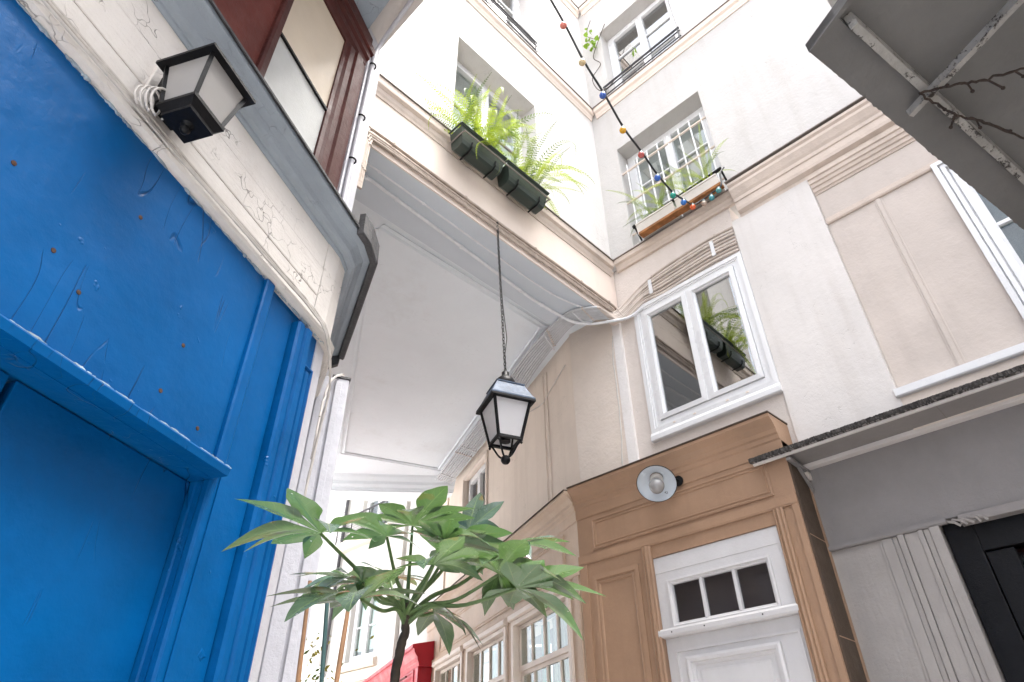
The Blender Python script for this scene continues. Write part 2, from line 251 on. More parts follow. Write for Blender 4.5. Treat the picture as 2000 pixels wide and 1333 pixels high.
class MB:
    def __init__(s): s.v, s.f = [], []
    def add(s, vs, fs):
        k = len(s.v); s.v += [Vector(p) for p in vs]; s.f += [tuple(i+k for i in q) for q in fs]; return s
    def box(s, fr, u0, u1, o0, o1, z0, z1):
        vs = [fr(u, o, z) for z in (z0, z1) for o in (o0, o1) for u in (u0, u1)]
        return s.add(vs, [(0, 1, 3, 2), (4, 6, 7, 5), (0, 4, 5, 1), (2, 3, 7, 6), (0, 2, 6, 4), (1, 5, 7, 3)])
    def quad(s, *ps): return s.add(ps, [tuple(range(len(ps)))])
    def ring(s, fr, u0, u1, z0, z1, prof, cap=True):
        """picture-frame moulding / recessed panel: prof = [(inset, o), ...]"""
        n = len(prof); vs = []
        for i, o in prof: vs += [fr(u0+i, o, z0+i), fr(u1-i, o, z0+i), fr(u1-i, o, z1-i), fr(u0+i, o, z1-i)]
        fs = [(4*k+j, 4*k+(j+1) % 4, 4*k+4+(j+1) % 4, 4*k+4+j) for k in range(n-1) for j in range(4)]
        if cap: fs.append(tuple(4*(n-1)+j for j in range(4)))
        return s.add(vs, fs)
    def frame(s, fr, u0, u1, z0, z1, w, o0, o1, wb=None, wt=None):
        wb = wb or w; wt = wt or w
        s.box(fr, u0, u0+w, o0, o1, z0, z1); s.box(fr, u1-w, u1, o0, o1, z0, z1)
        s.box(fr, u0+w, u1-w, o0, o1-.001, z0, z0+wb); s.box(fr, u0+w, u1-w, o0, o1-.001, z1-wt, z1); return s
    def run(s, fr, u0, u1, prof):
        """closed profile [(o,z)] extruded along u"""
        n = len(prof); vs = [fr(u0, o, z) for o, z in prof]+[fr(u1, o, z) for o, z in prof]
        fs = [(i, (i+1) % n, n+(i+1) % n, n+i) for i in range(n)]+[tuple(range(n))[::-1], tuple(range(n, 2*n))]
        return s.add(vs, fs)
    def upright(s, fr, z0, z1, prof):
        """closed plan profile [(u,o)] extruded along z"""
        n = len(prof); vs = [fr(u, o, z0) for u, o in prof]+[fr(u, o, z1) for u, o in prof]
        fs = [(i, (i+1) % n, n+(i+1) % n, n+i) for i in range(n)]+[tuple(range(n))[::-1], tuple(range(n, 2*n))]
        return s.add(vs, fs)
    def sweep(s, path, prof, side=1):
        """closed profile [(o,z)] swept with mitres along plan polyline path; o is to the right of travel times side"""
        P = [Vector(p) for p in path]; n = len(prof); vs = []
        for i, p in enumerate(P):
            ds = []
            if i > 0: ds.append((p-P[i-1]).normalized())
            if i < len(P)-1: ds.append((P[i+1]-p).normalized())
            ns = [Vector((d.y, -d.x))*side for d in ds]
            b = sum(ns, Vector((0, 0))).normalized(); k = 1/max(.3, b.dot(ns[0]))
            vs += [(p.x+b.x*o*k, p.y+b.y*o*k, z) for o, z in prof]
        fs = [(a*n+i, a*n+(i+1) % n, (a+1)*n+(i+1) % n, (a+1)*n+i) for a in range(len(P)-1) for i in range(n)]
        fs += [tuple(range(n))[::-1], tuple(range((len(P)-1)*n, len(P)*n))]
        return s.add(vs, fs)
    def tube(s, pts, r, sides=6, caps=True):
        P = [Vector(p) for p in pts]; rs = r if isinstance(r, (list, tuple)) else [r]*len(P)
        vs, fs = [], []; prev = None
        for i, p in enumerate(P):
            t = (P[min(i+1, len(P)-1)]-P[max(i-1, 0)]).normalized()
            if prev is None: prev = t.orthogonal().normalized()
            x = (prev-t*prev.dot(t)).normalized(); y = t.cross(x); prev = x
            vs += [p+(x*math.cos(a)+y*math.sin(a))*rs[i] for a in [2*math.pi*k/sides for k in range(sides)]]
        for i in range(len(P)-1):
            for k in range(sides): fs.append((i*sides+k, i*sides+(k+1) % sides, (i+1)*sides+(k+1) % sides, (i+1)*sides+k))
        if caps: fs += [tuple(range(sides))[::-1], tuple(range((len(P)-1)*sides, len(P)*sides))]
        return s.add(vs, fs)
    def lathe(s, org, axis, prof, sides=20, caps=True):
        """prof [(r,h)] turned about axis through org"""
        a = Vector(axis).normalized(); x = a.orthogonal().normalized(); y = a.cross(x); o = Vector(org); n = len(prof); vs, fs = [], []
        for r, h in prof: vs += [o+a*h+(x*math.cos(t)+y*math.sin(t))*r for t in [2*math.pi*k/sides for k in range(sides)]]
        for i in range(n-1):
            for k in range(sides): fs.append((i*sides+k, i*sides+(k+1) % sides, (i+1)*sides+(k+1) % sides, (i+1)*sides+k))
        if caps and prof[0][0] > 1e-5: fs.append(tuple(range(sides))[::-1])
        if caps and prof[-1][0] > 1e-5: fs.append(tuple(range((n-1)*sides, n*sides)))
        return s.add(vs, fs)
    def ball(s, c, r, seg=10): return s.lathe(c, (0, 0, 1), [(r*math.sin(math.pi*i/seg)+1e-6, -r*math.cos(math.pi*i/seg)) for i in range(seg+1)], 12)
    def slab(s, poly, z0, z1):
        n = len(poly); vs = [(x, y, z0) for x, y in poly]+[(x, y, z1) for x, y in poly]
        return s.add(vs, [(i, (i+1) % n, n+(i+1) % n, n+i) for i in range(n)]+[tuple(range(n))[::-1], tuple(range(n, 2*n))])
    def wall(s, fr, u0, u1, z0, z1, holes, o=0., thick=.3):
        """wall sheet with real openings, reveals and a back"""
        us = sorted({u0, u1, *[h[0] for h in holes], *[h[1] for h in holes]}); zs = sorted({z0, z1, *[h[2] for h in holes], *[h[3] for h in holes]})
        for a, b in zip(us, us[1:]):
            for c, d in zip(zs, zs[1:]):
                if any(h[0] <= a and b <= h[1] and h[2] <= c and d <= h[3] for h in holes): continue
                for oo in (o, o-thick): s.quad(fr(a, oo, c), fr(b, oo, c), fr(b, oo, d), fr(a, oo, d))
        for h in list(holes)+[(u0, u1, z0, z1)]:
            a, b, c, d = h; q = o-thick
            s.quad(fr(a, o, c), fr(a, o, d), fr(a, q, d), fr(a, q, c)); s.quad(fr(b, o, c), fr(b, o, d), fr(b, q, d), fr(b, q, c))
            s.quad(fr(a, o, c), fr(b, o, c), fr(b, q, c), fr(a, q, c)); s.quad(fr(a, o, d), fr(b, o, d), fr(b, q, d), fr(a, q, d))
        return s
    def build(s, name, material, parent=None, smooth=False, bevel=0., kind=None, label=None, merge=True, flip=True):
        base = Vector(parent['_base']) if parent is not None else Vector((0, 0, 0))
        me = bpy.data.meshes.new(name)
        bm = bmesh.new(); vv = [bm.verts.new(p-base) for p in s.v]
        for q in s.f:
            try: bm.faces.new([vv[i] for i in q])
            except ValueError: pass
        if merge: bmesh.ops.remove_doubles(bm, verts=bm.verts, dist=1e-5)
        if flip: bmesh.ops.recalc_face_normals(bm, faces=bm.faces)
        if bevel:
            es = [e for e in bm.edges if len(e.link_faces) == 2 and e.calc_face_angle(0) > .5]
            if es: bmesh.ops.bevel(bm, geom=es, offset=bevel, segments=2, affect='EDGES', clamp_overlap=True, profile=.6)
        if smooth:
            for f in bm.faces: f.smooth = True
            for e in bm.edges:
                if len(e.link_faces) == 2 and e.calc_face_angle(0) > .9: e.smooth = False
        bm.to_mesh(me); bm.free(); me.materials.append(material)
        o = bpy.data.objects.new(name, me); COL.objects.link(o)
        if parent is not None: o.parent = parent; o['_base'] = tuple(base)
        else: o['_base'] = (0., 0., 0.)
        if kind: o['kind'] = kind
        if label: o['label'] = label
        return o
def thing(name, label, cat, base, group=None):
    o = bpy.data.objects.new(name, None); COL.objects.link(o); o.location = base; o['_base'] = tuple(base)
    o['label'] = label; o['category'] = cat; o.empty_display_size = .1
    if group: o['group'] = group
    return o
def solo(mb, name, label, cat, material, base, group=None, **kw):
    """a thing that is one mesh, its origin at its base"""
    e = {'_base': tuple(base)}
    o = mb.build(name, material, None, **kw); b = Vector(base)
    o.data.transform(Matrix.Translation(-b)); o.location = b; o['label'] = label; o['category'] = cat; o['_base'] = tuple(b)
    if group: o['group'] = group
    return o

# ------------------------------------------------------------------ ground
MB().quad((-120, -120, 0), (120, -120, 0), (120, 120, 0), (-120, 120, 0)).build('ground', GROUND, kind='structure')

# ------------------------------------------------------------------ windows
def window(par, fr, u0, u1, z0, z1, o, fw=.045, cols=2, rows=1, cas=2, fmat=PVC, gmat=CLEAR, bars=True, room=ROOM, depth=.06, cw=.04, roomdepth=.5):
    """frame > casements, glazing bars, panes, set at depth o in its opening; a lined room behind it"""
    w = MB().frame(fr, u0, u1, z0, z1, fw, o-depth, o).build('window', fmat, par, bevel=.004)
    n = cas; W = (u1-u0-2*fw)/n
    for i in range(n):
        a, b = u0+fw+W*i+.002, u0+fw+W*(i+1)-.002; c, d = z0+fw+.002, z1-fw-.002
        MB().frame(fr, a, b, c, d, cw, o-depth*.8, o+.008).build('casement', fmat, w, bevel=.004)
        p, q, r_, s_ = a+cw, b-cw, c+cw, d-cw
        MB().box(fr, p, q, o-depth*.5-.004, o-depth*.5, r_, s_).build('pane', gmat, w)
        for k in range(1, rows):
            z = r_+(s_-r_)*k/rows; MB().box(fr, p, q, o-depth*.5-.012, o-depth*.5+.016, z-.009, z+.009).build('glazing_bar', fmat, w)
        for k in range(1, cols//cas if cols >= cas else 1):
            u = p+(q-p)*k/(cols//cas); MB().box(fr, u-.009, u+.009, o-depth*.5-.011, o-depth*.5+.015, r_, s_).build('glazing_bar', fmat, w)
    if room:
        b = MB(); q = o-depth-.02; e = q-roomdepth
        b.quad(fr(u0, q, z0), fr(u0, q, z1), fr(u0, e, z1), fr(u0, e, z0)); b.quad(fr(u1, q, z0), fr(u1, q, z1), fr(u1, e, z1), fr(u1, e, z0))
        b.quad(fr(u0, q, z0), fr(u1, q, z0), fr(u1, e, z0), fr(u0, e, z0)); b.quad(fr(u0, q, z1), fr(u1, q, z1), fr(u1, e, z1), fr(u0, e, z1))
        b.quad(fr(u0, e, z0), fr(u1, e, z0), fr(u1, e, z1), fr(u0, e, z1)); b.build('room_lining', room, w)
    return w
def slats(par, fr, u0, u1, z0, z1, o, m_, pitch=.022, name='blind_or_reflection'):
    b = MB(); z = z0
    while z < z1: b.quad(fr(u0, o, z), fr(u1, o, z), fr(u1, o+.006, z+pitch*1.12), fr(u0, o+.006, z+pitch*1.12)); z += pitch
    return b.build(name, m_, par, merge=False)

def ledge_prof(z0, z1, out):
    h = z1-z0
    return [(-.02, z0), (.012, z0), (.016, z0+h*.12), (out*.45, z0+h*.22), (out*.55, z0+h*.42), (out*.95, z0+h*.5), (out, z0+h*.55), (out, z0+h*.92), (-.02, z1)]
def flash(fr, u0, u1, z, out, mb=None):
    return (mb or MB()).run(fr, u0, u1, [(0, z+.004), (out+.012, z-.012), (out+.012, z-.004), (0, z+.014)])

# ------------------------------------------------------------------ right-hand house
house = thing('plaster_house', 'tall white plaster house on the right with barred window and tan cornice', 'house', (3.8, 0, 0))
TOP = 11.2
holes = [(1.19, 2.15, 5.56, 6.955), (1.20, 2.125, 7.86, 9.25), (-.98, -.05, 7.86, 9.25), (-.98, -.05, 5.56, 6.955)]
MB().wall(FR, -4.5, 2.40, 5.40, TOP, holes, 0, .35).build('upper_wall', WHITER, house)
wm = window(house, FR, 1.19, 2.15, 5.56, 6.955, -.175, fw=.05, cols=2, rows=3, cas=2, room=ROOMW)
for a, b in ((1.27, 1.63), (1.71, 2.07)): slats(wm, FR, a, b, 5.66, 6.86, -.225, BLIND)
for a in (7.86,):
    window(house, FR, 1.20, 2.125, 7.86, 9.25, -.16, fw=.05, cols=2, rows=3, cas=2, room=ROOMW, gmat=MIRRORY)
    window(house, FR, -.98, -.05, 7.86, 9.25, -.16, fw=.05, cols=2, rows=3, cas=2, room=ROOMW, gmat=MIRRORY)
window(house, FR, -.98, -.05, 5.56, 6.955, -.16, fw=.05, cols=2, rows=3, cas=2, room=ROOMW)
# security bars of the middle window: two flat rails and eight uprights
g = MB().tube([FR(1.165, -.03, 6.58), FR(2.165, -.03, 6.58)], .013, 6).build('guard_rail', CREAM, wm)
MB().tube([FR(1.165, -.03, 6.15), FR(2.165, -.03, 6.15)], .013, 6).build('guard_rail', CREAM, wm)
MB().tube([FR(1.165, -.03, 5.72), FR(2.165, -.03, 5.72)], .011, 6).build('guard_rail', CREAM, wm)
for k in range(8):
    u = 1.245+k*.12; MB().tube([FR(u, -.03, 5.56), FR(u, -.03, 6.68)], .0075, 6).build('guard_bar', PVC, wm)
# ledges between the floors
for z in (7.665, 9.945): 
    MB().run(FR, -4.5, 2.33, ledge_prof(z, z+.155, .055)).build('string_course', PINKISH, house, label='pinkish stone band between storeys')
    flash(FR, -4.5, 2.33, z+.155, .055).build('flashing', ZINC, house)
MB().run(FR, 1.17, 2.345, ledge_prof(5.36, 5.485, .05)).build('window_ledge', LEDGE, house)
flash(FR, 1.17, 2.345, 5.485, .05).build('flashing', ZINC, house)
# big tan cornice
cp = [(-.04, 5.17), (.012, 5.17), (.014, 5.20), (.05, 5.215), (.056, 5.24), (.056, 5.295), (.066, 5.30), (.068, 5.33), (.082, 5.35), (.10, 5.385), (.108, 5.40), (.108, 5.425), (.095, 5.43), (.116, 5.45), (.116, 5.475), (-.04, 5.51)]
MB().run(FR, -4.5, 1.155, cp).build('cornice', LEDGE, house, label='deep tan moulded cornice', bevel=.0)
flash(FR, -4.5, 1.165, 5.505, .118).build('flashing', ZINC, house)
# wall under the cornice: window bay, pilaster, panels
MB().wall(FR, 1.24, 2.58, 3.0, 5.40, [(1.245, 2.235, 3.67, 4.85)], -.012, .3).build('bay_wall', BAYP, house)
MB().wall(FR, 2.476, 2.951, 3.0, 4.98, [], .012, .05).build('stucco_strip', STUCCO, house)
MB().box(FR, 2.395, 2.475, -.02, .018, 3.0, 4.86).build('corner_bead', CORNERW, house)
MB().wall(FR, 2.58, 2.951, 3.0, 6, [], -.014, .3).build('bay_wall', BEIGE, house)
MB().wall(FR, .622, 1.236, 3.112, 5.18, [], .012, .3).build('pilaster', PILP, house)
MB().wall(FR, -4.5, .62, 3.1, 5.20, [(-1.3, -.075, 3.35, 4.72)], -.035, .3).build('panel_wall', PANELP, house)
MB().wall(FR, 1.292, 2.96, 0, 3.0, [], -.014, .3).build('lower_wall', PINKISH, house)
mp = [(-.05, 5.02), (-.028, 5.02), (-.024, 5.035), (-.014, 5.04), (-.012, 5.07), (.0, 5.075), (.004, 5.10), (.016, 5.105), (.018, 5.135), (.03, 5.14), (.034, 5.17), (-.05, 5.17)]
MB().run(FR, -4.5, .6195, mp).build('frieze_moulding', LEDGE, house)
MB().run(FR, -4.5, .6195, [(-.05, 4.715), (-.022, 4.718), (-.016, 4.73), (-.016, 4.765), (-.03, 4.775), (-.05, 4.775)]).build('panel_moulding', LEDGE, house)
b = MB()
for k, (a, c, o) in enumerate(((.258, .27, -.03), (.27, .296, -.024), (.296, .308, -.03))): b.box(FR, a, c, -.05, o, 3.35, 4.714)
b.build('panel_seam', PANELP, house, bevel=.003)
# big flush white window
wb = MB().ring(FR, 1.238, 2.243, 3.665, 4.858, [(0, -.02), (0, .018), (.034, .02), (.036, .012), (.05, .012), (.052, .004), (.085, .004), (.088, -.06)], cap=False).build('window', PVC, house)
for a, c in ((1.326, 1.729), (1.752, 2.155)):
    MB().ring(FR, a, c, 3.755, 4.77, [(0, -.06), (0, .016), (.036, .02), (.042, .004), (.05, -.002), (.052, -.03)], cap=False).build('casement', PVC, wb)
    MB().box(FR, a+.05, c-.05, -.022, -.016, 3.805, 4.72).build('pane', MIRRORY, wb)
MB().box(FR, 1.7285, 1.7525, -.06, .008, 3.755, 4.77).build('mullion', PVC, wb, bevel=.002)
MB().run(FR, 1.235, 2.246, [(-.02, 3.60), (.026, 3.598), (.034, 3.605), (.034, 3.64), (.022, 3.6645), (-.02, 3.6645)]).build('sill', PVC, wb)
for u in (1.45, 1.60, 1.86, 2.03): MB().box(FR, u, u+.022, .01, .0225, 3.684, 3.695).build('drain_slot', CREAM, wb)
b = MB(); q = -.07
for z in (3.755, 4.77): b.quad(FR(1.32, q, z), FR(2.16, q, z), FR(2.16, -.7, z), FR(1.32, -.7, z))
for u in (1.32, 2.16): b.quad(FR(u, q, 3.755), FR(u, q, 4.77), FR(u, -.7, 4.77), FR(u, -.7, 3.755))
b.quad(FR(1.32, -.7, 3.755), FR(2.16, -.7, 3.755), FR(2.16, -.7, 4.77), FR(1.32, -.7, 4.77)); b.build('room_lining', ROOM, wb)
# window at the right margin
wr = MB().ring(FR, -1.3, -.062, 3.35, 4.735, [(0, -.05), (0, .0), (.030, .002), (.033, -.030), (.037, -.030), (.039, -.008), (.062, -.010), (.066, -.045), (.071, -.045), (.073, -.028), (.112, -.03), (.114, -.055), (.13, -.055), (.132, -.09)], cap=False).build('window', PVC, house)
MB().box(FR, -1.17, -.192, -.082, -.076, 3.47, 4.61).build('pane', SHOPGL, wr)
MB().box(FR, -1.17, -.192, -.088, -.055, 4.125, 4.15).build('glazing_bar', PVC, wr, bevel=.003)
MB().box(FR, -.70, -.675, -.088, -.056, 3.47, 4.61).build('glazing_bar', PVC, wr, bevel=.003)
MB().box(FR, -1.2, -.16, -.14, -.13, 3.4, 4.7).build('curtain', mat('blue_grey_curtain', (.17, .195, .26), .9), wr)
MB().run(FR, -4.5, .634, [(-.04, 3.285), (.028, 3.285), (.034, 3.292), (.034, 3.335), (.0, 3.349), (-.04, 3.349)]).build('sill', PVC, house, label='white painted sill under the right-hand panels')
MB().box(FR, -4.5, .6215, -.06, .006, 3.08, 3.284).build('sill_band', CREAM, house)

# ------------------------------------------------------------------ house over the archway
arch = thing('archway_house', 'white house bridging the covered passage with fern boxes at its window', 'house', (1.1, 2.4, 0))
ah = [(1.83, 2.815, 5.56, 6.945), (1.86, 2.815, 7.9, 9.35)]
MB().wall(FA, 1.05, 3.80, 5.40, TOP, ah, 0, .35).build('upper_wall', WHITE, arch)
MB().wall(FA, 1.05, 3.80, 4.80, 5.40, [], .004, .063).build('lintel_wall', PINKISH, arch)
wa = window(arch, FA, 1.83, 2.815, 5.56, 6.945, -.18, fw=.05, cols=2, rows=1, cas=2, room=ROOMW)
for a, c in ((1.93, 2.28), (2.37, 2.72)): slats(wa, FA, a, c, 6.45, 6.86, -.23, BLIND, .018)
for a, c in ((1.93, 2.28), (2.37, 2.72)): MB().box(FA, a, c, -.235, -.23, 5.66, 6.44).build('blind_or_reflection', WREFLECT, wa)  # white sheet in the lower panes stands in for reflected sky
for a, c in ((1.93, 2.28), (2.37, 2.72)): MB().box(FA, a, c, -.215, -.195, 6.30, 6.32).build('glazing_bar', ZINC, wa)
window(arch, FA, 1.86, 2.815, 7.9, 9.35, -.16, fw=.05, cols=2, rows=3, cas=2, room=ROOMW, gmat=MIRRORY)
for z in (7.665, 9.945):
    MB().run(FA, 1.05, 3.775, ledge_prof(z, z+.155, .055)).build('string_course', PINKISH, arch, label='pinkish stone band between storeys')
    flash(FA, 1.05, 3.775, z+.155, .055).build('flashing', ZINC, arch)
MB().run(FA, 1.12, 3.75, ledge_prof(5.31, 5.475, .055)).build('string_course', LEDGE, arch)
flash(FA, 1.12, 3.75, 5.475, .055).build('flashing', ZINC, arch)
# soffit and passage ceiling
def pq(c, u): # point at distance c in front of the passage wall and u along it
    return (3.8+PD[0]*u+PN[0]*c, 2.95+PD[1]*u+PN[1]*c)
MB().slab([(1.05, 2.4605), (3.56, 2.4605), (3.46, 2.57), (3.43, 2.70), (3.47, 2.83), (1.05, 2.83)], 4.797, 5.05).build('arch_soffit', ARCHP, arch)
MB().box(FW, 1.05, 3.60, 2.405, 2.460, 4.796, 4.7995).build('arch_soffit', ARCHP, arch)
ZC = 4.97
MB().slab([(1.1, 2.465), (3.9, 2.465), pq(-.05, 4.2), pq(2.45, 5.0), (1.0, 2.9)], ZC, ZC+.25).build('passage_ceiling', CEIL, arch)
# moulded panel border on the ceiling, a mitred ring of three ridges
quadp = [(1.74, 3.09), (3.50, 3.07), (4.76, 5.98), (3.66, 6.42)]
cx, cy = sum(p[0] for p in quadp)/4, sum(p[1] for p in quadp)/4
mp = [(0, ZC+.01), (0, ZC-.010), (.012, ZC-.016), (.024, ZC-.010), (.03, ZC-.004), (.05, ZC-.004), (.054, ZC-.012), (.066, ZC-.012), (.07, ZC+.01)]
b = MB(); b.sweep(quadp+[quadp[0]], mp, side=1); b.build('ceiling_moulding', CEIL, arch)
# closing beam at the far end
A0, A1 = pq(-.05, 3.42), pq(2.5, 4.25)
fd = Vector((A1[0]-A0[0], A1[1]-A0[1])).normalized(); FB = Fr(A0, (fd.x, fd.y), (-fd.y, fd.x))
if FB.n.y > 0: FB.n = -FB.n
ln = (Vector(A1)-Vector(A0)).length
MB().run(FB, 0, ln, [(0, 4.80), (.015, 4.80), (.02, 4.83), (.05, 4.86), (.055, 4.90), (.10, 4.94), (.12, 4.975), (0, 4.975)]).build('beam_moulding', CEIL, arch)
MB().box(FB, 0, ln, -.30, -.0005, 4.78, 5.3).build('end_beam', CEIL, arch)
MB().box(FB, -.3, ln, -.32, -.02, 5.3, TOP).build('rear_wall', FARW, arch)
# passage wall beyond the shop
ph = [(2.17, 2.95, 3.98, 4.755)]
pw = thing('passage_house', 'beige plaster wall of the passage with one small white window', 'house', (3.8, 2.95, 0))
MB().wall(FP, .0, 4.0, 3.2, 5.3, ph, 0, .3).build('wall', BEIGE, pw)
MB().wall(FP, 4.0, 9.0, 0, 8.4, [(4.5, 5.2, 5.2, 6.3)], .0, .3).build('street_wall', FARW, pw)
MB().wall(FP, 0.0, 4.0, 0, 3.2, [(.05, 3.7, .3, 2.72)], -.02, .3).build('wall', BEIGE, pw)
MB().box(FP, .52, .56, .0, .012, 3.3, 4.88).build('wall_pilaster', BEIGE, pw, bevel=.005)
MB().box(FP, .60, .68, .0, .008, 3.3, 4.88).build('wall_pilaster', BEIGE, pw, bevel=.005)
MB().box(FP, 3.60, 3.68, .0, .02, 3.3, 4.88).build('wall_pilaster', BEIGE, pw, bevel=.005)
wp = window(pw, FP, 2.17, 2.95, 3.98, 4.755, -.05, fw=.04, cols=2, rows=1, cas=2, room=ROOMW, gmat=MIRRORY)
MB().ring(FP, 2.13, 2.99, 3.94, 4.795, [(0, 0), (0, .02), (.03, .024), (.04, .01), (.05, -.02)], cap=False).build('architrave', CREAM, wp)
wp2 = window(pw, FP, 4.5, 5.2, 5.2, 6.3, -.08, cols=2, rows=2, cas=2, room=ROOMW, gmat=MIRRORY)
# left passage wall
LW0 = pq(2.23, -.05)

# ------------------------------------------------------------------ house closing the court behind
rear = thing('rear_house', 'white plaster house closing the courtyard behind the steel canopy', 'house', (0, -4.2, 0))
FRE = Fr((0, -4.2), (1, 0), (0, 1))
rh = [(x, x+.95, z, z+1.4) for x in (-4.2, -2.2, -.2, 1.8) for z in (1.0, 3.3, 5.6)]
MB().wall(FRE, -6, 3.8, 0, 7.4, rh, 0, .3).build('wall', WHITE, rear)
for h in rh: window(rear, FRE, *h, -.15, cols=2, rows=2, cas=2, room=ROOMW)

# ------------------------------------------------------------------ brown shopfront and cream shopfront on the bend
K = 3.62/3.72
def ky(u): return u*K
def kz(z): return 1.4+(z-1.4)*K
FB_ = Fr((3.62, 0), (0, 1), (-1, 0))
bs = thing('brown_shopfront', 'brown painted timber shopfront with panelled frieze around the white door', 'shopfront', (3.62, 2.1, 0))
ye, yb = 1.275, 2.878
MB().wall(FB_, ye, yb, 0, 3.2, [(1.43, 2.285, 0, kz(2.757))], 0, .16).build('carcass', BROWN, bs)
cpf = [(-.18, 3.13), (.006, 3.13), (.010, 3.145), (.012, 3.20), (.02, 3.21), (.022, 3.235), (.032, 3.245), (.034, 3.27), (.055, 3.30), (.085, 3.325), (.092, 3.33), (.092, 3.352), (-.18, 3.368)]
PEND = pq(.19, 3.86)
BEND = (3.62, 2.878)
MB().sweep([(3.62, ye), BEND], cpf, side=-1).build('cornice', BROWN, bs)
MB().sweep([(3.62, ye-.004), BEND], [(-.18, 3.37), (.10, 3.354), (.10, 3.362), (-.18, 3.382)], side=-1).build('flashing', BROWNDK, bs)
# frieze panel: mitred mouldings round a flat field
fpan = [(0, 0), (0, .009), (.010, .012), (.016, .004), (.022, .004), (.026, .010), (.032, .010), (.036, .003), (.05, .003)]
MB().ring(FB_, ky(1.44), ky(2.82), kz(2.925), kz(3.148), fpan).build('frieze_panel', BROWN, bs)
MB().run(FB_, ye, yb, [(0, kz(2.838)), (.012, kz(2.838)), (.016, kz(2.85)), (.016, kz(2.90)), (0, kz(2.905))]).build('frieze_rail', BROWN, bs)
def flute(u0, u1, z0, z1, par, name='post'):
    w = u1-u0; pr = [(u0, 0), (u0, .02), (u0+w*.12, .026), (u0+w*.2, .026), (u0+w*.26, .018), (u0+w*.4, .03), (u0+w*.5, .032), (u0+w*.6, .03), (u0+w*.74, .018), (u0+w*.8, .026), (u0+w*.88, .026), (u1, .02), (u1, 0)]
    return MB().upright(FB_, z0, z1, pr).build(name, BROWN, par)
flute(ky(2.34), ky(2.41), 0, kz(2.837), bs); flute(ky(1.405), ky(1.468), 0, kz(2.837), bs)
MB().box(FB_, ye, ye+.038, 0, .014, 0, kz(2.837)).build('corner_board', BROWN, bs, bevel=.003)
MB().ring(FB_, ky(2.455), ky(2.85), .3, kz(2.745), [(0, 0), (0, .012), (.03, .014), (.036, .004), (.044, .004), (.05, .012), (.06, .008), (.066, -.004)]).build('side_panel', BROWN, bs)
MB().box(FB_, 2.81, 2.874, 0, .012, 0, kz(2.837)).build('corner_board', BROWN, bs, bevel=.003)
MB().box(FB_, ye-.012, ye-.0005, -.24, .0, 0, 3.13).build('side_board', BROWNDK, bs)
MB().box(FB_, ye-.016, ye-.0125, -.24, -.20, 0, 3.1).build('side_strip', BROWN, bs)
for z in (2.1, 2.62): MB().box(FB_, ye-.0135, ye-.0125, -.2, .0, z, z+.006).build('joint_strip', BROWN, bs)
# white door with transom light
dr = thing('white_door', 'white panelled door with a three pane transom light in the brown shopfront', 'door', (3.64, 1.86, 0))
d0, d1, dz = 1.4315, 2.2835, kz(2.755)
zb = kz(2.286)
dl = MB().wall(FB_, d0, d1, zb+.02, dz, [(ky(1.575), ky(2.25), kz(2.325), kz(2.585))], -.012, .05).build('transom_frame', DOORW, dr)
MB().ring(FB_, ky(1.56), ky(2.265), kz(2.31), kz(2.60), [(0, -.012), (0, .004), (.012, .006), (.02, -.008), (.03, -.012), (.03, -.04)], cap=False).build('transom_moulding', DOORW, dr)
for a, c in ((1.592, 1.79), (1.815, 2.015), (2.04, 2.236)): MB().box(FB_, ky(a), ky(c), -.036, -.03, kz(2.335), kz(2.572)).build('pane', DARKGL, dr)
for u in (1.803, 2.027): MB().box(FB_, ky(u)-.011, ky(u)+.011, -.045, -.006, kz(2.336), kz(2.571)).build('glazing_bar', DOORW, dr, bevel=.004)
MB().box(FB_, d0, d1, -.02, -.0085, dz-.10, dz-.004).build('head_board', DOORW, dr, bevel=.002)
MB().run(FB_, d0-.012, d1+.012, [(-.03, zb-.022), (.018, zb-.022), (.026, zb-.012), (.028, zb+.012), (.02, zb+.024), (-.03, zb+.024)]).build('transom_bar', DOORW, dr)
for u in (1.62, 1.98, 2.2): MB().lathe(FB_(u, .0265, zb), (-1, 0, 0), [(.0045, 0), (.0045, .002)], 8).build('screw_hole', BLACK, dr)
MB().wall(FB_, d0, d1, 0, zb-.023, [], -.03, .03).build('door_leaf', DOORW, dr)
MB().ring(FB_, ky(1.50), ky(2.29), .2, zb-.09, [(0, -.03), (0, -.022), (.012, -.02), (.016, -.03)], cap=False).build('leaf_bead', DOORW, dr)
MB().ring(FB_, ky(1.62), ky(2.218), 1.2, kz(2.146), [(0, -.03), (0, -.008), (.014, -.002), (.03, -.006), (.036, -.018), (.05, -.02), (.054, -.026), (.075, -.0265), (.08, -.022)]).build('door_panel', DOORW, dr)
b = MB()
b.quad(FB_(1.43, -.6, 2.2), FB_(2.29, -.6, 2.2), FB_(2.29, -.6, 2.75), FB_(1.43, -.6, 2.75)); b.quad(FB_(1.43, -.07, 2.75), FB_(2.29, -.07, 2.75), FB_(2.29, -.6, 2.75), FB_(1.43, -.6, 2.75)); b.quad(FB_(1.43, -.07, 2.2), FB_(2.29, -.07, 2.2), FB_(2.29, -.6, 2.2), FB_(1.43, -.6, 2.2))
for u in (1.43, 2.29): b.quad(FB_(u, -.07, 2.2), FB_(u, -.6, 2.2), FB_(u, -.6, 2.75), FB_(u, -.07, 2.75))
b.build('dark_hall', ROOM, dr)

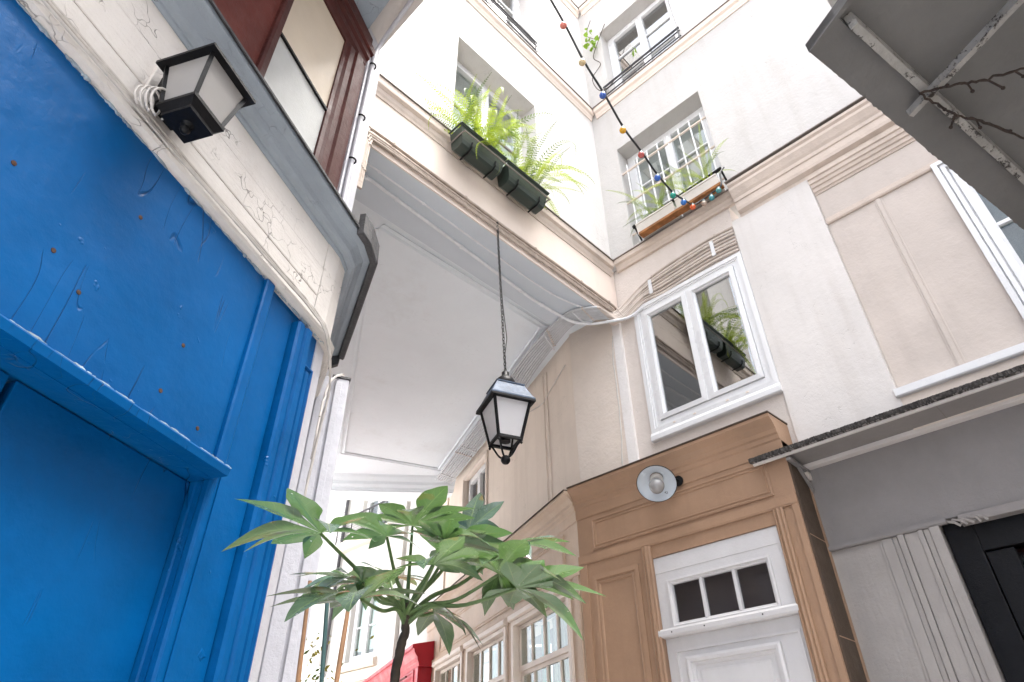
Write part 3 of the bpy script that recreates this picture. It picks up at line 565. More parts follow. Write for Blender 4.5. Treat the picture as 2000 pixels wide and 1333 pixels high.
cs = thing('cream_shopfront', 'weathered cream timber shopfront with sash windows along the passage', 'shopfront', (4.2, 4.3, 0))
MB().wall(FPS, .0, 3.88, 0, 3.25, [(.19, 1.22, .5, 2.665), (1.385, 2.365, .5, 2.665), (2.53, 3.42, .5, 2.665)], 0, .14).build('carcass', TAN, cs)
MB().sweep([BEND, (FPS(3.88, 0, 0).x, FPS(3.88, 0, 0).y)], cpf, side=-1).build('cornice', TAN, cs)
MB().sweep([BEND, (FPS(3.89, 0, 0).x, FPS(3.89, 0, 0).y)], [(-.18, 3.37), (.10, 3.354), (.10, 3.362), (-.18, 3.382)], side=-1).build('flashing', BROWNDK, cs)
MB().ring(FPS, .22, 3.33, 2.818, 3.10, fpan).build('frieze_panel', TAN, cs)
MB().run(FPS, .0, 3.88, [(0, 2.745), (.014, 2.745), (.02, 2.755), (.02, 2.78), (0, 2.79)]).build('frieze_rail', TAN, cs)
MB().box(FPS, .02, .10, 0, .012, 0, 2.745).build('corner_board', TAN, cs, bevel=.003)
for a, c in ((.17, 1.24), (1.365, 2.385), (2.51, 3.44)):
    w = MB().frame(FPS, a, c, .48, 2.69, .045, -.10, .02, wt=.035).build('sash_window', CREAM, cs, bevel=.004)
    MB().run(FPS, a-.015, c+.015, [(-.02, 2.6905), (.03, 2.6905), (.045, 2.70), (.045, 2.735), (.02, 2.744), (-.02, 2.744)]).build('window_head', CREAM, w)
    for z0, z1, o in ((2.31, 2.65, -.03), (1.2, 2.309, -.045)):
        MB().frame(FPS, a+.046, c-.046, z0, z1, .028, o-.03, o, wb=.04 if z0 > 2 else .05).build('sash', CREAM, w, bevel=.003)
        n = 4
        for k in range(1, n):
            u = a+.074+(c-a-.148)*k/n; MB().box(FPS, u-.008, u+.008, o-.028, o-.001, z0+.03, z1-.03).build('glazing_bar', CREAM, w)
        MB().box(FPS, a+.07, c-.07, o-.017, o-.013, z0+.03, z1-.026).build('pane', SHOPGL, w)
    b = MB(); b.quad(FPS(a, -.9, .3), FPS(c, -.9, .3), FPS(c, -.9, 2.8), FPS(a, -.9, 2.8)); b.quad(FPS(a, -.14, 2.7), FPS(c, -.14, 2.7), FPS(c, -.9, 2.8), FPS(a, -.9, 2.8)); b.build('room_lining', ROOM, w)
    MB().box(FPS, c-.50, c-.36, -.10, -.09, .6, 2.6).build('window_panel', TEAL, w)  # teal panel behind the glass stands in for teal reflections and interior
    bb = MB()
    for k in range(9): u = a+.10+k*.05; bb.box(FPS, u, u+.03, -.115, -.105, .6, 2.62)
    bb.build('curtain', CURTAIN, w)

# ------------------------------------------------------------------ red shopfront further along
rs = thing('red_shopfront', 'glossy red shopfront with moulded cornice just past the cream shopfront', 'shopfront', (5.3, 7.0, 0))
FRD = Fr((FPS(0, .16, 0).x, FPS(0, .16, 0).y), PD, PN)
MB().box(FRD, 3.60, 7.5, -.158, 0, 0, 2.75).build('carcass', REDSHOP, rs, bevel=.004)
MB().run(FRD, 3.55, 7.6, [(-.158, 2.72), (.005, 2.72), (.012, 2.76), (.02, 2.77), (.03, 2.81), (.065, 2.86), (.07, 2.89), (.09, 2.90), (.09, 2.935), (-.158, 2.985)]).build('cornice', REDSHOP, rs)
MB().run(FRD, 3.58, 7.5, [(-.1, 2.36), (.02, 2.36), (.035, 2.39), (.035, 2.42), (0, 2.43), (-.1, 2.43)]).build('rail', REDSHOP, rs)
MB().ring(FRD, 3.75, 7.3, 2.45, 2.71, [(0, 0), (0, .01), (.02, .012), (.03, .003)]).build('fascia_panel', REDSHOP, rs)
MB().tube([FRD(3.9, .05, 2.66), FRD(5.6, .05, 2.66)], .012, 6).build('awning_rod', RED, rs)

# ------------------------------------------------------------------ grey shop on the right and its canopy
gs = thing('grey_shopfront', 'shadowed grey timber shopfront with a black doorway under the ragged canopy', 'shopfront', (3.85, .3, 0))
FG = Fr((3.85, 0), (0, 1), (-1, 0))
MB().wall(FG, -3.5, 1.29, 2.60, 3.09, [], 0, .2).build('fascia', GREYP, gs, bevel=.0)
MB().run(FG, .655, 1.288, [(0, 2.572), (.02, 2.572), (.026, 2.58), (.026, 2.596), (0, 2.603)]).build('fascia_rail', GREYP, gs)
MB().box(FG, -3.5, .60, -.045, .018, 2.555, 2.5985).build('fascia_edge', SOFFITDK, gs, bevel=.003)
MB().wall(FG, .70, 1.29, 0, 2.60, [], -.004, .16).build('side_board', PLANKG, gs)
for a, c, o in ((.985, 1.0, .006), (.93, .984, .012), (.905, .93, .004), (.87, .90, .022), (.80, .868, .010), (.775, .80, .02), (.745, .773, .012), (.695, .743, .026)):
    MB().box(FG, a, c, -.004, o, 0, 2.571).build('moulded_strip', PLANKG, gs, bevel=.004)
dk = MB().frame(FG, -.755, .694, 0, 2.598, .13, -.12, -.05, wt=.17).build('door_frame', BLACK, gs, bevel=.005)
MB().box(FG, -.62, .56, -.11, -.105, .1, 2.42).build('pane', DARKGL, dk)
MB().box(FG, -.05, .06, -.115, -.06, .1, 2.42).build('stile', BLACK, dk, bevel=.004)
MB().box(FG, .44, .56, -.115, -.062, .1, 2.42).build('stile', BLACK, dk, bevel=.004)
b = MB()
b.quad(FG(-.76, -.9, 0), FG(.70, -.9, 0), FG(.70, -.9, 2.6), FG(-.76, -.9, 2.6)); b.quad(FG(-.76, -.13, 2.599), FG(.70, -.13, 2.599), FG(.70, -.9, 2.6), FG(-.76, -.9, 2.6))
for u in (-.76, .70): b.quad(FG(u, -.13, 0), FG(u, -.9, 0), FG(u, -.9, 2.6), FG(u, -.13, 2.6))
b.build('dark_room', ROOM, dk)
MB().box(FG, .18, .26, -.20, -.19, 1.95, 2.2).build('white_reflection', CURTAIN, dk)  # white card stands in for a pale reflection in the door glass
MB().wall(FG, -3.5, -.75, 0, 2.60, [], -.002, .2).build('side_board', GREYP, gs)
for k in range(5):
    MB().tube([FG(.66-k*.03, .01, 2.585), FG(.62-k*.032, .03, 2.57-.02*random.random()), FG(.60-k*.03, .02, 2.545)], .007, 5).build('torn_strip', PLANKG, gs)
gc = thing('shop_canopy', 'shallow white canopy with ragged black felt edge above the grey shopfront', 'canopy', (3.7, .2, 3.08))
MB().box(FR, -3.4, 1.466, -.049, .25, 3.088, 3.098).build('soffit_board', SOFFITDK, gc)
b = MB(); N_ = 800
for side in (0, 1):
    pass
top = []; bot = []
for i in range(N_+1):
    u = 1.47-4.8*i/N_; j = rng.normal(0, .0022); top.append((u, .262+rng.normal(0, .002), 3.112+j*.3)); bot.append((u, .258+rng.normal(0, .003), 3.088+j))
vs_ = [FR(*p) for p in top]+[FR(*p) for p in bot]+[FR(p[0], -.05, 3.118) for p in top]+[FR(p[0], .235, p[2]) for p in bot]
n1 = N_+1; b.add(vs_, [q for i in range(N_) for q in ((i, i+1, n1+i+1, n1+i), (i, i+1, 2*n1+i+1, 2*n1+i), (n1+i, n1+i+1, 3*n1+i+1, 3*n1+i))])
b.build('felt_edge', TAR, gc)
MB().box(FR, -3.4, 1.46, .215, .232, 3.072, 3.0875).build('edge_batten', SOFFIT, gc, bevel=.002)
MB().box(FR, -3.4, 1.285, -.049, .0, 3.062, 3.0875).build('wall_batten', SOFFIT, gc, bevel=.002)
for u in (1.235, -1.0):
    k = MB().box(FR, u, u+.028, -.048, .225, 3.045, 3.0615).build('bracket', GREYP, gc, bevel=.003)
    MB().tube([FR(u+.014, .10, 3.045), FR(u+.014, -.04, 2.93)], .011, 4).build('strut', GREYP, k)
for u in (.45, -.6): MB().box(FR, u, u+.004, .0, .214, 3.0855, 3.0885).build('board_joint', ZINC, gc)

# ------------------------------------------------------------------ blue shop and the timber house above it on the left
def inter(p, d, q, e):
    k = (((q[0]-p[0])*e[1]-(q[1]-p[1])*e[0]))/(d[0]*e[1]-d[1]*e[0]); return (p[0]+d[0]*k, p[1]+d[1]*k)
W0 = (FL(1.86, 0, 0).x, FL(1.86, 0, 0).y)
pl = pq(2.215, -1.2)                                    # a point of the left passage wall line
_fd = (math.sin(R(48)), math.cos(R(48)))
W1 = inter(W0, _fd, pl, PD); W2 = (W1[0]+PD[0]*.83, W1[1]+PD[1]*.83); W3 = (W1[0]+PD[0]*5.2, W1[1]+PD[1]*5.2)
LFAR = (FL(-4.5, 0, 0).x, FL(-4.5, 0, 0).y)
lh = thing('timber_house', 'old timber house on the left with oxblood window above the blue shop', 'house', (0, 1.5, 0))
bl = thing('blue_shopfront', 'glossy blue painted wooden shopfront with chipped paint on the left', 'shopfront', (.6, 1.8, 0))
MB().wall(FL, -4.5, 1.86, 0, 3.02, [(-.2, 1.505, 0, 2.226)], -.012, .2).build('carcass', BLUE, bl)
MB().box(FL, -4.5, 1.462, -.012, .0, 2.262, 3.005).build('fascia_panel', BLUE, bl, bevel=.002)
MB().upright(FL, 2.262, 3.0, [(1.4625, -.012), (1.4625, .012), (1.470, .016), (1.505, .016), (1.515, .009), (1.524, -.012)]).build('pilaster_strip', BLUE, bl)
MB().run(FL, -4.5, 1.500, [(-.012, 2.228), (.041, 2.228), (.045, 2.250), (.038, 2.258), (-.01, 2.264)]).build('drip_moulding', BLUE, bl)
def slivers(u0, u1, o, z, wmax, keep):
    b = MB(); u = u0
    while u < u1:
        L_ = random.uniform(.01, .07)
        if random.random() < keep:
            w = random.uniform(.25, 1)*wmax; n_ = 6
            P = [FL(u+L_*k/n_, o, z+random.uniform(-.25, .25)*w) for k in range(n_+1)]; b.tube(P, [w*.5*math.sin(math.pi*(k+.4)/(n_+.8))+.0004 for k in range(n_+1)], 4)
        u += L_*random.uniform(.8, 1.2)
    return b
slivers(-4.5, 1.485, .036, 2.2592, .0085, .8).build('chipped_edge', BLUEEDGE, bl, kind='stuff')
# jamb with rounded moulding, then flat, then two stepped strips
MB().upright(FL, 0, 2.2255, [(1.5047, -.0125), (1.502, -.014), (1.498, -.022), (1.4985, -.04), (1.502, -.046), (1.502, -.066), (1.499, -.072), (1.499, -.10), (1.5047, -.10)]).build('door_jamb', BLUE, bl)
MB().box(FL, 1.528, 1.672, -.011, -.006, .0, 2.98).build('flat_panel', BLUE, bl, bevel=.002)
MB().upright(FL, 0, 2.965, [(1.681, -.012), (1.681, .018), (1.69, .026), (1.712, .026), (1.72, .018), (1.728, .018), (1.735, .03), (1.765, .03), (1.772, .02), (1.785, .014), (1.785, -.012)]).build('pilaster_strip', BLUE, bl)
MB().ring(FL, 1.788, 1.856, .5, 2.84, [(0, -.012), (0, .004), (.008, .006), (.014, -.004), (.02, -.004), (.024, .003)]).build('end_panel', BLUE, bl)
dl_ = MB().box(FL, .893, 1.4965, -.13, -.088, .02, 2.222).build('door_leaf', BLUE, bl, bevel=.004)
dl2 = MB().box(FL, -.19, .873, -.13, -.086, .02, 2.222).build('door_leaf', BLUE, bl, bevel=.004)
MB().box(FL, -.2, 1.504, -.2, -.16, 0, 2.22).build('door_backing', ROOM, bl)
MB().box(FL, .98, 1.39, -.0885, -.082, .3, 1.50).build('door_panel', BLUE, dl_, bevel=.006)
for u, z in ((.77, 2.50), (.87, 2.45), (1.2, 2.36), (.60, 2.62), (.93, 2.78), (1.37, 2.33), (1.22, 2.53)):
    MB().lathe(FL(u, .0, z), FL.n, [(.007, 0), (.0065, .0015), (.003, .002)], 8).build('rusty_screw', RUSTDK, bl)
slivers(-4.5, 1.86, .002, 3.004, .016, .85).build('chipped_edge', BLUEEDGE, bl, kind='stuff')
pth = [LFAR, W0, W1, W2]
# white signboard: three planks, the lowest behind a rounded bead
for z0, z1, o in ((3.03, 3.165, .006), (3.168, 3.315, .009), (3.318, 3.475, .007)):
    MB().sweep([LFAR, (FL(1.765, 0, 0).x, FL(1.765, 0, 0).y)], [(-.03, z0), (o, z0), (o+.002, z0+.004), (o+.004, z1-.003), (-.03, z1)]).build('plank', BOARD, lh)
MB().sweep([(FL(1.769, 0, 0).x, FL(1.769, 0, 0).y), W0, W1, W2], [(-.03, 3.0), (.008, 3.0), (.014, 3.475), (-.03, 3.475)]).build('corner_board', BOARD, lh)
MB().sweep(pth, [(-.02, 3.008), (.012, 3.008), (.028, 3.014), (.034, 3.026), (.026, 3.038), (.012, 3.046), (-.02, 3.05)]).build('bead_moulding', BOARD, lh)
cor = [(-.03, 3.47), (.018, 3.47), (.024, 3.478), (.026, 3.488), (.045, 3.494), (.058, 3.505), (.068, 3.525), (.088, 3.545), (.112, 3.553), (.12, 3.557), (.12, 3.578), (-.03, 3.60)]
MB().sweep(pth, cor).build('cornice', CORN, lh, smooth=False)
MB().sweep(pth, [(-.03, 3.602), (.124, 3.580), (.127, 3.572), (.133, 3.572), (.133, 3.584), (-.03, 3.615)]).build('lead_flashing', LEAD, lh)
k0 = FL(1.80, 0, 0)
MB().sweep([(k0.x, k0.y), W0, W1, W2], [(.122, 3.535), (.150, 3.53), (.156, 3.54), (.152, 3.66), (.122, 3.665)]).build('lead_upstand', LEAD, lh)
# end bracket of the cornice
MB().sweep([W2, (W2[0]+PD[0]*.03, W2[1]+PD[1]*.03)], [(-.03, 3.36), (.02, 3.38), (.07, 3.46), (.13, 3.50), (.135, 3.62), (-.03, 3.62)]).build('end_bracket', LEAD, lh)
# white timber wall below, in the passage, and the post
MB().sweep([W0, W1, W3], [(-.2, 0), (-.006, 0), (-.006, 3.0), (-.2, 3.0)]).build('corner_wall', POST, lh)
MB().sweep([W1, W3], [(-.2, 3.0), (-.008, 3.0), (-.008, 4.96), (-.2, 4.96)]).build('passage_wall', WHITE, lh)
FPL = Fr(W1, PD, (-PN[0], -PN[1]))
po = MB().box(FPL, .42, .60, -.01, .165, 0, 3.15).build('post', POST, lh, bevel=.008)
MB().box(FPL, .416, .61, .08, .17, 3.1505, 3.162).build('post_cap', LEAD, po)
MB().box(FPL, .405, .419, .02, .085, 0, 3.05).build('cover_strip', POST, po, bevel=.003)
MB().box(FPL, .405, .419, .10, .13, 0, 3.12).build('cover_strip', POST, po, bevel=.003)
# upper storey
MB().wall(FL, -4.5, 1.90, 3.6, 10.4, [(-1.2, 1.75, 3.62, 5.18)], 0, .25).build('upper_wall', POST, lh)  # unseen upper part made tall to shade the right-hand house
win = MB().box(FL, -1.2, 1.75, -.25, -.05, 3.62, 5.18).build('window', RED, lh)
MB().box(FL, -1.2, 1.115, -.05, .006, 3.62, 4.90).build('window_panel', RED, win, bevel=.004)
MB().upright(FL, 3.6, 4.92, [(1.08, -.05), (1.08, .022), (1.09, .03), (1.118, .03), (1.13, .014), (1.14, -.05)]).build('mullion', REDDK, win)
MB().box(FL, 1.1405, 1.565, -.05, -.030, 3.62, 4.205).build('pane', GREYPANE, win)
MB().box(FL, 1.1405, 1.565, -.05, -.028, 4.22, 4.855).build('pane', CREAMPANE, win)
MB().box(FL, 1.1405, 1.57, -.05, -.018, 4.205, 4.22).build('glazing_bar', BLACK, win)
MB().upright(FL, 3.6, 4.86, [(1.565, -.05), (1.565, -.018), (1.585, -.012), (1.60, .0), (1.635, .004), (1.645, .018), (1.70, .02), (1.71, .012), (1.738, .012), (1.75, .0), (1.75, -.05)]).build('window_jamb', REDDK, win)
MB().run(FL, -1.2, 1.75, [(-.05, 4.86), (-.018, 4.86), (-.01, 4.88), (.004, 4.90), (.006, 4.94), (.022, 4.955), (.022, 5.0), (-.05, 5.0)]).build('window_head', REDDK, win)
MB().run(FL, -1.2, 1.765, [(-.05, 5.0), (.02, 5.0005), (.036, 5.01), (.038, 5.06), (.012, 5.075), (.012, 5.18), (-.05, 5.18)]).build('window_head', REDDK, win)
MB().upright(FL, 3.6, 5.2, [(1.752, -.1), (1.752, .012), (1.76, .016), (1.80, .016), (1.806, .008), (1.83, .008), (1.836, .014), (1.86, .014), (1.868, .004), (1.885, -.01), (1.885, -.1)]).build('corner_board', POST, lh)
MB().sweep([(FL(1.887, 0, 0).x, FL(1.887, 0, 0).y), (1.055, 2.18), (1.14, 2.40)], [(-.1, 3.6), (.0, 3.6), (.0, 5.3), (-.1, 5.3)]).build('corner_wall', POST, lh)
MB().tube([FL(1.775, .030, 3.62), FL(1.775, .030, 5.05), FL(1.79, .05, 5.2), FL(1.60, .35, 5.24), FL(1.2, .9, 5.24)], .013, 8).build('rain_pipe', POST, lh, smooth=True)
for z in (3.68, 4.06, 4.42, 4.92):
    MB().tube([FL(1.775+.02*math.cos(t), .03+.02*math.sin(t), z) for t in [math.pi*k/6-.3 for k in range(8)]], .005, 5).build('pipe_bracket', BLACK, lh)
# overhanging eave slab
MB().slab([(.986, 2.2), (.986, .55), (-.9, -.4), (-2.2, .35), (FL(-3, 0, 0).x, FL(-3, 0, 0).y), (.80, 2.05)], 5.262, 5.40).build('eave', SOFFIT, lh)
MB().slab([(.84, 2.0), (.80, 1.3), (.2, .9), (-.9, .6), (FL(-1, -.02, 0).x, FL(-1, -.02, 0).y)], 5.185, 5.2615).build('eave_board', CORN, lh)

# ------------------------------------------------------------------ steel canopy overhead on the right
ZK = 2.95
mc = thing('steel_canopy', 'dark grey steel canopy with peeling ribs overhanging from the right', 'canopy', (2.6, -.6, ZK))
c0 = Vector((1.161, .073)); e1 = Vector((math.sin(R(102)), math.cos(R(102)))); e2 = Vector((math.sin(R(207)), math.cos(R(207))))
def cq(a, b): p = c0+e1*a+e2*b; return (p.x, p.y)
A_, B_ = 2.75, 3.4  # unseen depth stretched to darken the grey shopfront below
MB().slab([cq(.03, .03), cq(A_, .03), cq(A_, B_), cq(.03, B_)], ZK+.03, ZK+.036).build('roof_sheet', STEEL, mc)
n = 260; e = []
for i in range(n+1):
    e.append((A_*i/n, rng.normal(0, .0011) if 8 < i else 0))
poly = [cq(a, b) for a, b in e]+[cq(A_, .095), cq(.0, .095)]
MB().slab(poly, ZK, ZK+.029).build('edge_flange', STEEL, mc)
FC = Fr((c0.x, c0.y), (e1.x, e1.y), (e2.x, e2.y))
n2 = Vector((e1.y, -e1.x)); n2 = n2 if n2.dot(e2) > 0 else -n2
FC1 = Fr((c0.x, c0.y), (e1.x, e1.y), (n2.x, n2.y))
FC2 = Fr((c0.x, c0.y), (e2.x, e2.y), (-e2.y, e2.x))
if Vector((FC2.n.x, FC2.n.y)).dot(e1) < 0: FC2.n = -FC2.n
def jag(fr, u0, u1, o0, o1, z0, z1, n, amp):
    b = MB(); us = [u0+(u1-u0)*i/n for i in range(n+1)]; zz = [z0+rng.normal(0, amp) for _ in us]
    V = []
    for u, z in zip(us, zz): V += [fr(u, o0, z), fr(u, o1, z+rng.normal(0, amp*.3)), fr(u, o1, z1), fr(u, o0, z1)]
    Fq = [(4*i+j, 4*i+(j+1) % 4, 4*i+4+(j+1) % 4, 4*i+4+j) for i in range(n) for j in range(4)]+[(0, 1, 2, 3), (4*n, 4*n+1, 4*n+2, 4*n+3)]
    return b.add(V, Fq)
jag(FC1, .02, A_, .096, .116, ZK-.026, ZK+.029, 80, .0012).build('angle_rib', STEELRIB, mc)
jag(FC2, .0, B_, .0, .012, ZK-.006, ZK+.029, 40, .001).build('edge_rib', STEEL, mc)
FC3 = Fr(cq(.36, .045), (e2.x, e2.y), (FC2.n.x, FC2.n.y))
jag(FC3, 0, B_, .0, .016, ZK-.05, ZK-.027, 60, .0012).build('cross_rib', STEELRIB, mc)
FC4 = Fr(cq(1.3, .045), (e2.x, e2.y), (FC2.n.x, FC2.n.y))
jag(FC4, 0, B_, .0, .016, ZK-.05, ZK-.027, 60, .0012).build('cross_rib', STEELRIB, mc)
def G(x, y, z=2.89): return Vector((x, y, z))
def garland(pts, name, label):
    b = MB(); P = []
    for a, c in zip(pts, pts[1:]):
        for k in range(8): P.append(a.lerp(c, k/8)+Vector(rng.normal(0, .0022, 3)))
    P.append(pts[-1]); b.tube(P, [.0028+abs(rng.normal(0, .0008)) for _ in P], 5)
    for k in range(5, len(P)-1, 6):
        p = P[k]; q = p+Vector((rng.normal(0, .012), rng.normal(0, .012), -.018-.014*random.random())); b.tube([p, q], .003, 4); b.ball(q, .005, 4)
    return solo(b, name, label, 'garland', TWIG, tuple(pts[0]), 'twig garlands under the steel canopy')
garland([G(1.43, -.085), G(1.475, -.165), G(1.5, -.21, 2.885), G(1.55, -.29, 2.9), G(1.62, -.42, 2.9)], 'twig_garland', 'upper brown twig garland running right from the canopy rib crossing')
garland([G(1.43, -.085), G(1.53, -.115, 2.885), G(1.60, -.155, 2.88), G(1.72, -.215, 2.89), G(1.95, -.32, 2.9)], 'twig_garland', 'lower brown twig garland sagging from the canopy rib crossing')

# ------------------------------------------------------------------ hanging lantern
LX, LY = 2.30, 2.30
lan = thing('hanging_lantern', 'black four sided lantern with frosted panes hanging on a chain in the archway', 'lantern', (LX, LY, 2.95))
th = R(-23)
def lq(x, y, z): return Vector((LX+x*math.cos(th)-y*math.sin(th), LY+x*math.sin(th)+y*math.cos(th), z))
def fr4(h0, z0, h1, z1):
    a = [lq(sx*h0, sy*h0, z0) for sx, sy in ((-1, -1), (1, -1), (1, 1), (-1, 1))]; c = [lq(sx*h1, sy*h1, z1) for sx, sy in ((-1, -1), (1, -1), (1, 1), (-1, 1))]
    return a, c
zt, zbm = 3.325, 3.085; ht, hb = .112, .068
roof = MB()
for h0, z0, h1, z1 in ((.134, 3.318, .134, 3.328), (.134, 3.328, .122, 3.345), (.122, 3.345, .084, 3.43), (.089, 3.43, .089, 3.437)):
    a, c = fr4(h0, z0, h1, z1); roof.add(a+c, [(i, (i+1) % 4, 4+(i+1) % 4, 4+i) for i in range(4)]+[(4, 5, 6, 7)])
roof.build('roof', LANTROOF, lan)
b = MB(); a, c = fr4(.135, 3.306, .135, 3.319); b.add(a+c, [(i, (i+1) % 4, 4+(i+1) % 4, 4+i) for i in range(4)])
a2, _ = fr4(.106, 3.306, 0, 0); b.add(a+a2, [(i, (i+1) % 4, 4+(i+1) % 4, 4+i) for i in range(4)]); b.build('eave', BLACK, lan)
MB().lathe(lq(0, 0, 0), (0, 0, 1), [(.04, 3.437), (.04, 3.455), (.06, 3.462), (.062, 3.475), (.05, 3.50), (.035, 3.512), (.022, 3.53), (.022, 3.55), (.012, 3.56)], 20).build('cap', BLACK, lan, smooth=True)
for i, (sx, sy) in enumerate(((-1, -1), (1, -1), (1, 1), (-1, 1))):
    MB().tube([lq(sx*ht, sy*ht, zt), lq(sx*hb, sy*hb, zbm)], .0105, 6).build('corner_bar', BLACK, lan)
    MB().lathe(lq(sx*hb, sy*hb, zbm-.03), (0, 0, 1), [(.004, 0), (.008, .006), (.006, .014), (.009, .022), (.009, .03)], 8).build('finial', BLACK, lan)
    sx2, sy2 = ((1, -1), (1, 1), (-1, 1), (-1, -1))[i]
    A1_, B1_, C1_, D1_ = lq(sx*ht*.985, sy*ht*.985, zt), lq(sx2*ht*.985, sy2*ht*.985, zt), lq(sx2*hb*.985, sy2*hb*.985, zbm), lq(sx*hb*.985, sy*hb*.985, zbm)
    MB().add([A1_, B1_, C1_, D1_], [(0, 1, 2, 3)]).build('pane', MILK, lan)
    MB().tube([lq(sx*hb, sy*hb, zbm), lq(sx2*hb, sy2*hb, zbm)], .011, 4).build('bottom_rail', BLACK, lan)
    m_ = []
    for k in range(9):
        t = k/8; h = hb*(1-t)*.95+.014*t; z = zbm-.01-.085*math.sin(t*math.pi*.5)**1.6; m_.append(lq(sx*h, sy*h, z))
    MB().tube(m_, .006, 6).build('scroll', BLACK, lan)
MB().ball(lq(0, 0, 2.975), .027).build('ball', BLACK, lan, smooth=True)
MB().lathe(lq(0, 0, 0), (0, 0, 1), [(.03, 3.085), (.03, 3.12), (.018, 3.13), (.018, 3.20)], 10).build('lamp_holder', BLACK, lan)
ch = MB(); z = 3.555; k = 0
while z < 4.90:
    ax = Vector((1, .2, 0)).normalized() if k % 2 else Vector((-.2, 1, 0)).normalized()
    cpt = Vector((LX, LY+(z-3.55)*.06, z+.014))
    ch.tube([cpt+ax*(.0078*math.cos(t))+Vector((0, 0, .0155*math.sin(t))) for t in [2*math.pi*j/8 for j in range(9)]], .0028, 4, caps=False); z += .0245; k += 1
ch.build('chain', BLACK, lan)
MB().tube([(LX, 2.41, 4.92), (LX, 2.375, 4.915), (LX, 2.372, 4.895)], .006, 6).build('hook', BLACK, lan)
MB().tube([(LX+.012, 2.38, 4.88), (LX+.014, 2.37, 4.5), (LX+.02, 2.34, 4.1), (LX+.045, 2.33, 3.85), (LX+.012, 2.315, 3.7), (LX+.006, 2.30, 3.56)], .0032, 5).build('wire', BLK_CORD, lan)

# ------------------------------------------------------------------ wall lantern on the signboard
wl = thing('wall_lantern', 'small black box lantern with dusty panes fixed to the white signboard', 'lantern', tuple(FL(.82, .1, 3.0)))
lc, lo = .83, .155
def wq(x, y, z): return FL(lc+x, lo+y, z)
def w4(h, z): return [wq(-h, -h, z), wq(h, -h, z), wq(h, h, z), wq(-h, h, z)]
ring4 = [(i, (i+1) % 4, 4+(i+1) % 4, 4+i) for i in range(4)]
Zl = 3.225
b = MB(); b.add(w4(.103, Zl)+w4(.103, Zl+.012), ring4); b.add(w4(.103, Zl+.012)+w4(.03, Zl+.10), ring4+[(4, 5, 6, 7)]); b.add(w4(.103, Zl)+w4(.078, Zl), ring4); b.build('hood', BLACK, wl)
for i, (sx, sy) in enumerate(((-1, -1), (1, -1), (1, 1), (-1, 1))):
    MB().tube([wq(sx*.080, sy*.080, Zl), wq(sx*.058, sy*.058, Zl-.165)], .0085, 4).build('corner_bar', BLACK, wl)
    sx2, sy2 = ((1, -1), (1, 1), (-1, 1), (-1, -1))[i]
    MB().add([wq(sx*.079, sy*.079, Zl), wq(sx2*.079, sy2*.079, Zl), wq(sx2*.057, sy2*.057, Zl-.165), wq(sx*.057, sy*.057, Zl-.165)], [(0, 1, 2, 3)]).build('pane', MILKDIM, wl)
b = MB(); b.add(w4(.066, Zl-.165)+w4(.066, Zl-.178), ring4+[(0, 1, 2, 3)]); b.add(w4(.066, Zl-.178)+w4(.05, Zl-.20), ring4); b.add(w4(.05, Zl-.20)+w4(.05, Zl-.212), ring4+[(4, 5, 6, 7)]); b.build('base', BLACK, wl)
MB().lathe(wq(0, 0, Zl-.212), (0, 0, -1), [(.02, 0), (.012, .01), (.016, .02), (.010, .032), (.002, .036)], 10).build('finial', BLACK, wl, smooth=True)
MB().box(FL, lc-.075, lc+.05, .010, .024, Zl-.16, Zl+.08).build('back_plate', BOARD, wl, bevel=.003)
MB().box(FL, lc-.05, lc+.05, .024, .062, Zl-.12, Zl+.02).build('arm', BLACK, wl, bevel=.004)
for k in range(4):
    pts = []
    for j in range(15):
        t = j/14*2*math.pi*.8-.6; r_ = .042+.006*k
        pts.append(FL(lc-.085+.012*k+math.cos(t)*r_*.75, .06+.012*k, Zl-.16+math.sin(t)*r_))
    MB().tube(pts, .0036, 6).build('loose_cable', CABLE, wl, smooth=True)

# ------------------------------------------------------------------ enamel lamp on the brown frieze
el = thing('enamel_lamp', 'white enamel dish lamp on a short bracket fixed to the brown frieze', 'lamp', (3.5, 2.02, 3.05))
ctr = Vector((3.40, 2.035, 3.095)); nrm = Vector((-.60, -.30, -.74)).normalized()
MB().lathe(ctr, nrm, [(.122, .012), (.125, .010), (.122, .004), (.10, -.022), (.06, -.045), (.046, -.055), (.04, -.085)], 32, caps=False).build('shade', ENAMEL, el, smooth=True)
MB().lathe(ctr, nrm, [(.1235, .0135), (.127, .0115), (.1265, .007)], 32, caps=False).build('rim', BLACK, el, smooth=True)
MB().lathe(ctr, nrm, [(.042, -.06), (.042, -.035), (.037, -.02), (.024, -.016)], 20).build('socket', PALEPOT, el, smooth=True)
MB().lathe(ctr, nrm, [(.02, -.03), (.024, -.01), (.042, .015), (.049, .042), (.043, .068), (.026, .084), (.001, .09)], 20).build('bulb', BULBG, el, smooth=True)
MB().lathe(FB_(1.99, .02, 3.155), (-1, 0, 0), [(.036, 0), (.036, .008), (.012, .012), (.012, .03)], 16).build('wall_plate', BLACK, el)
MB().tube([FB_(1.99, .03, 3.155), (3.53, 1.995, 3.165), (3.48, 2.01, 3.17), tuple(ctr-nrm*.085)], .010, 8).build('arm', BLACK, el, smooth=True)
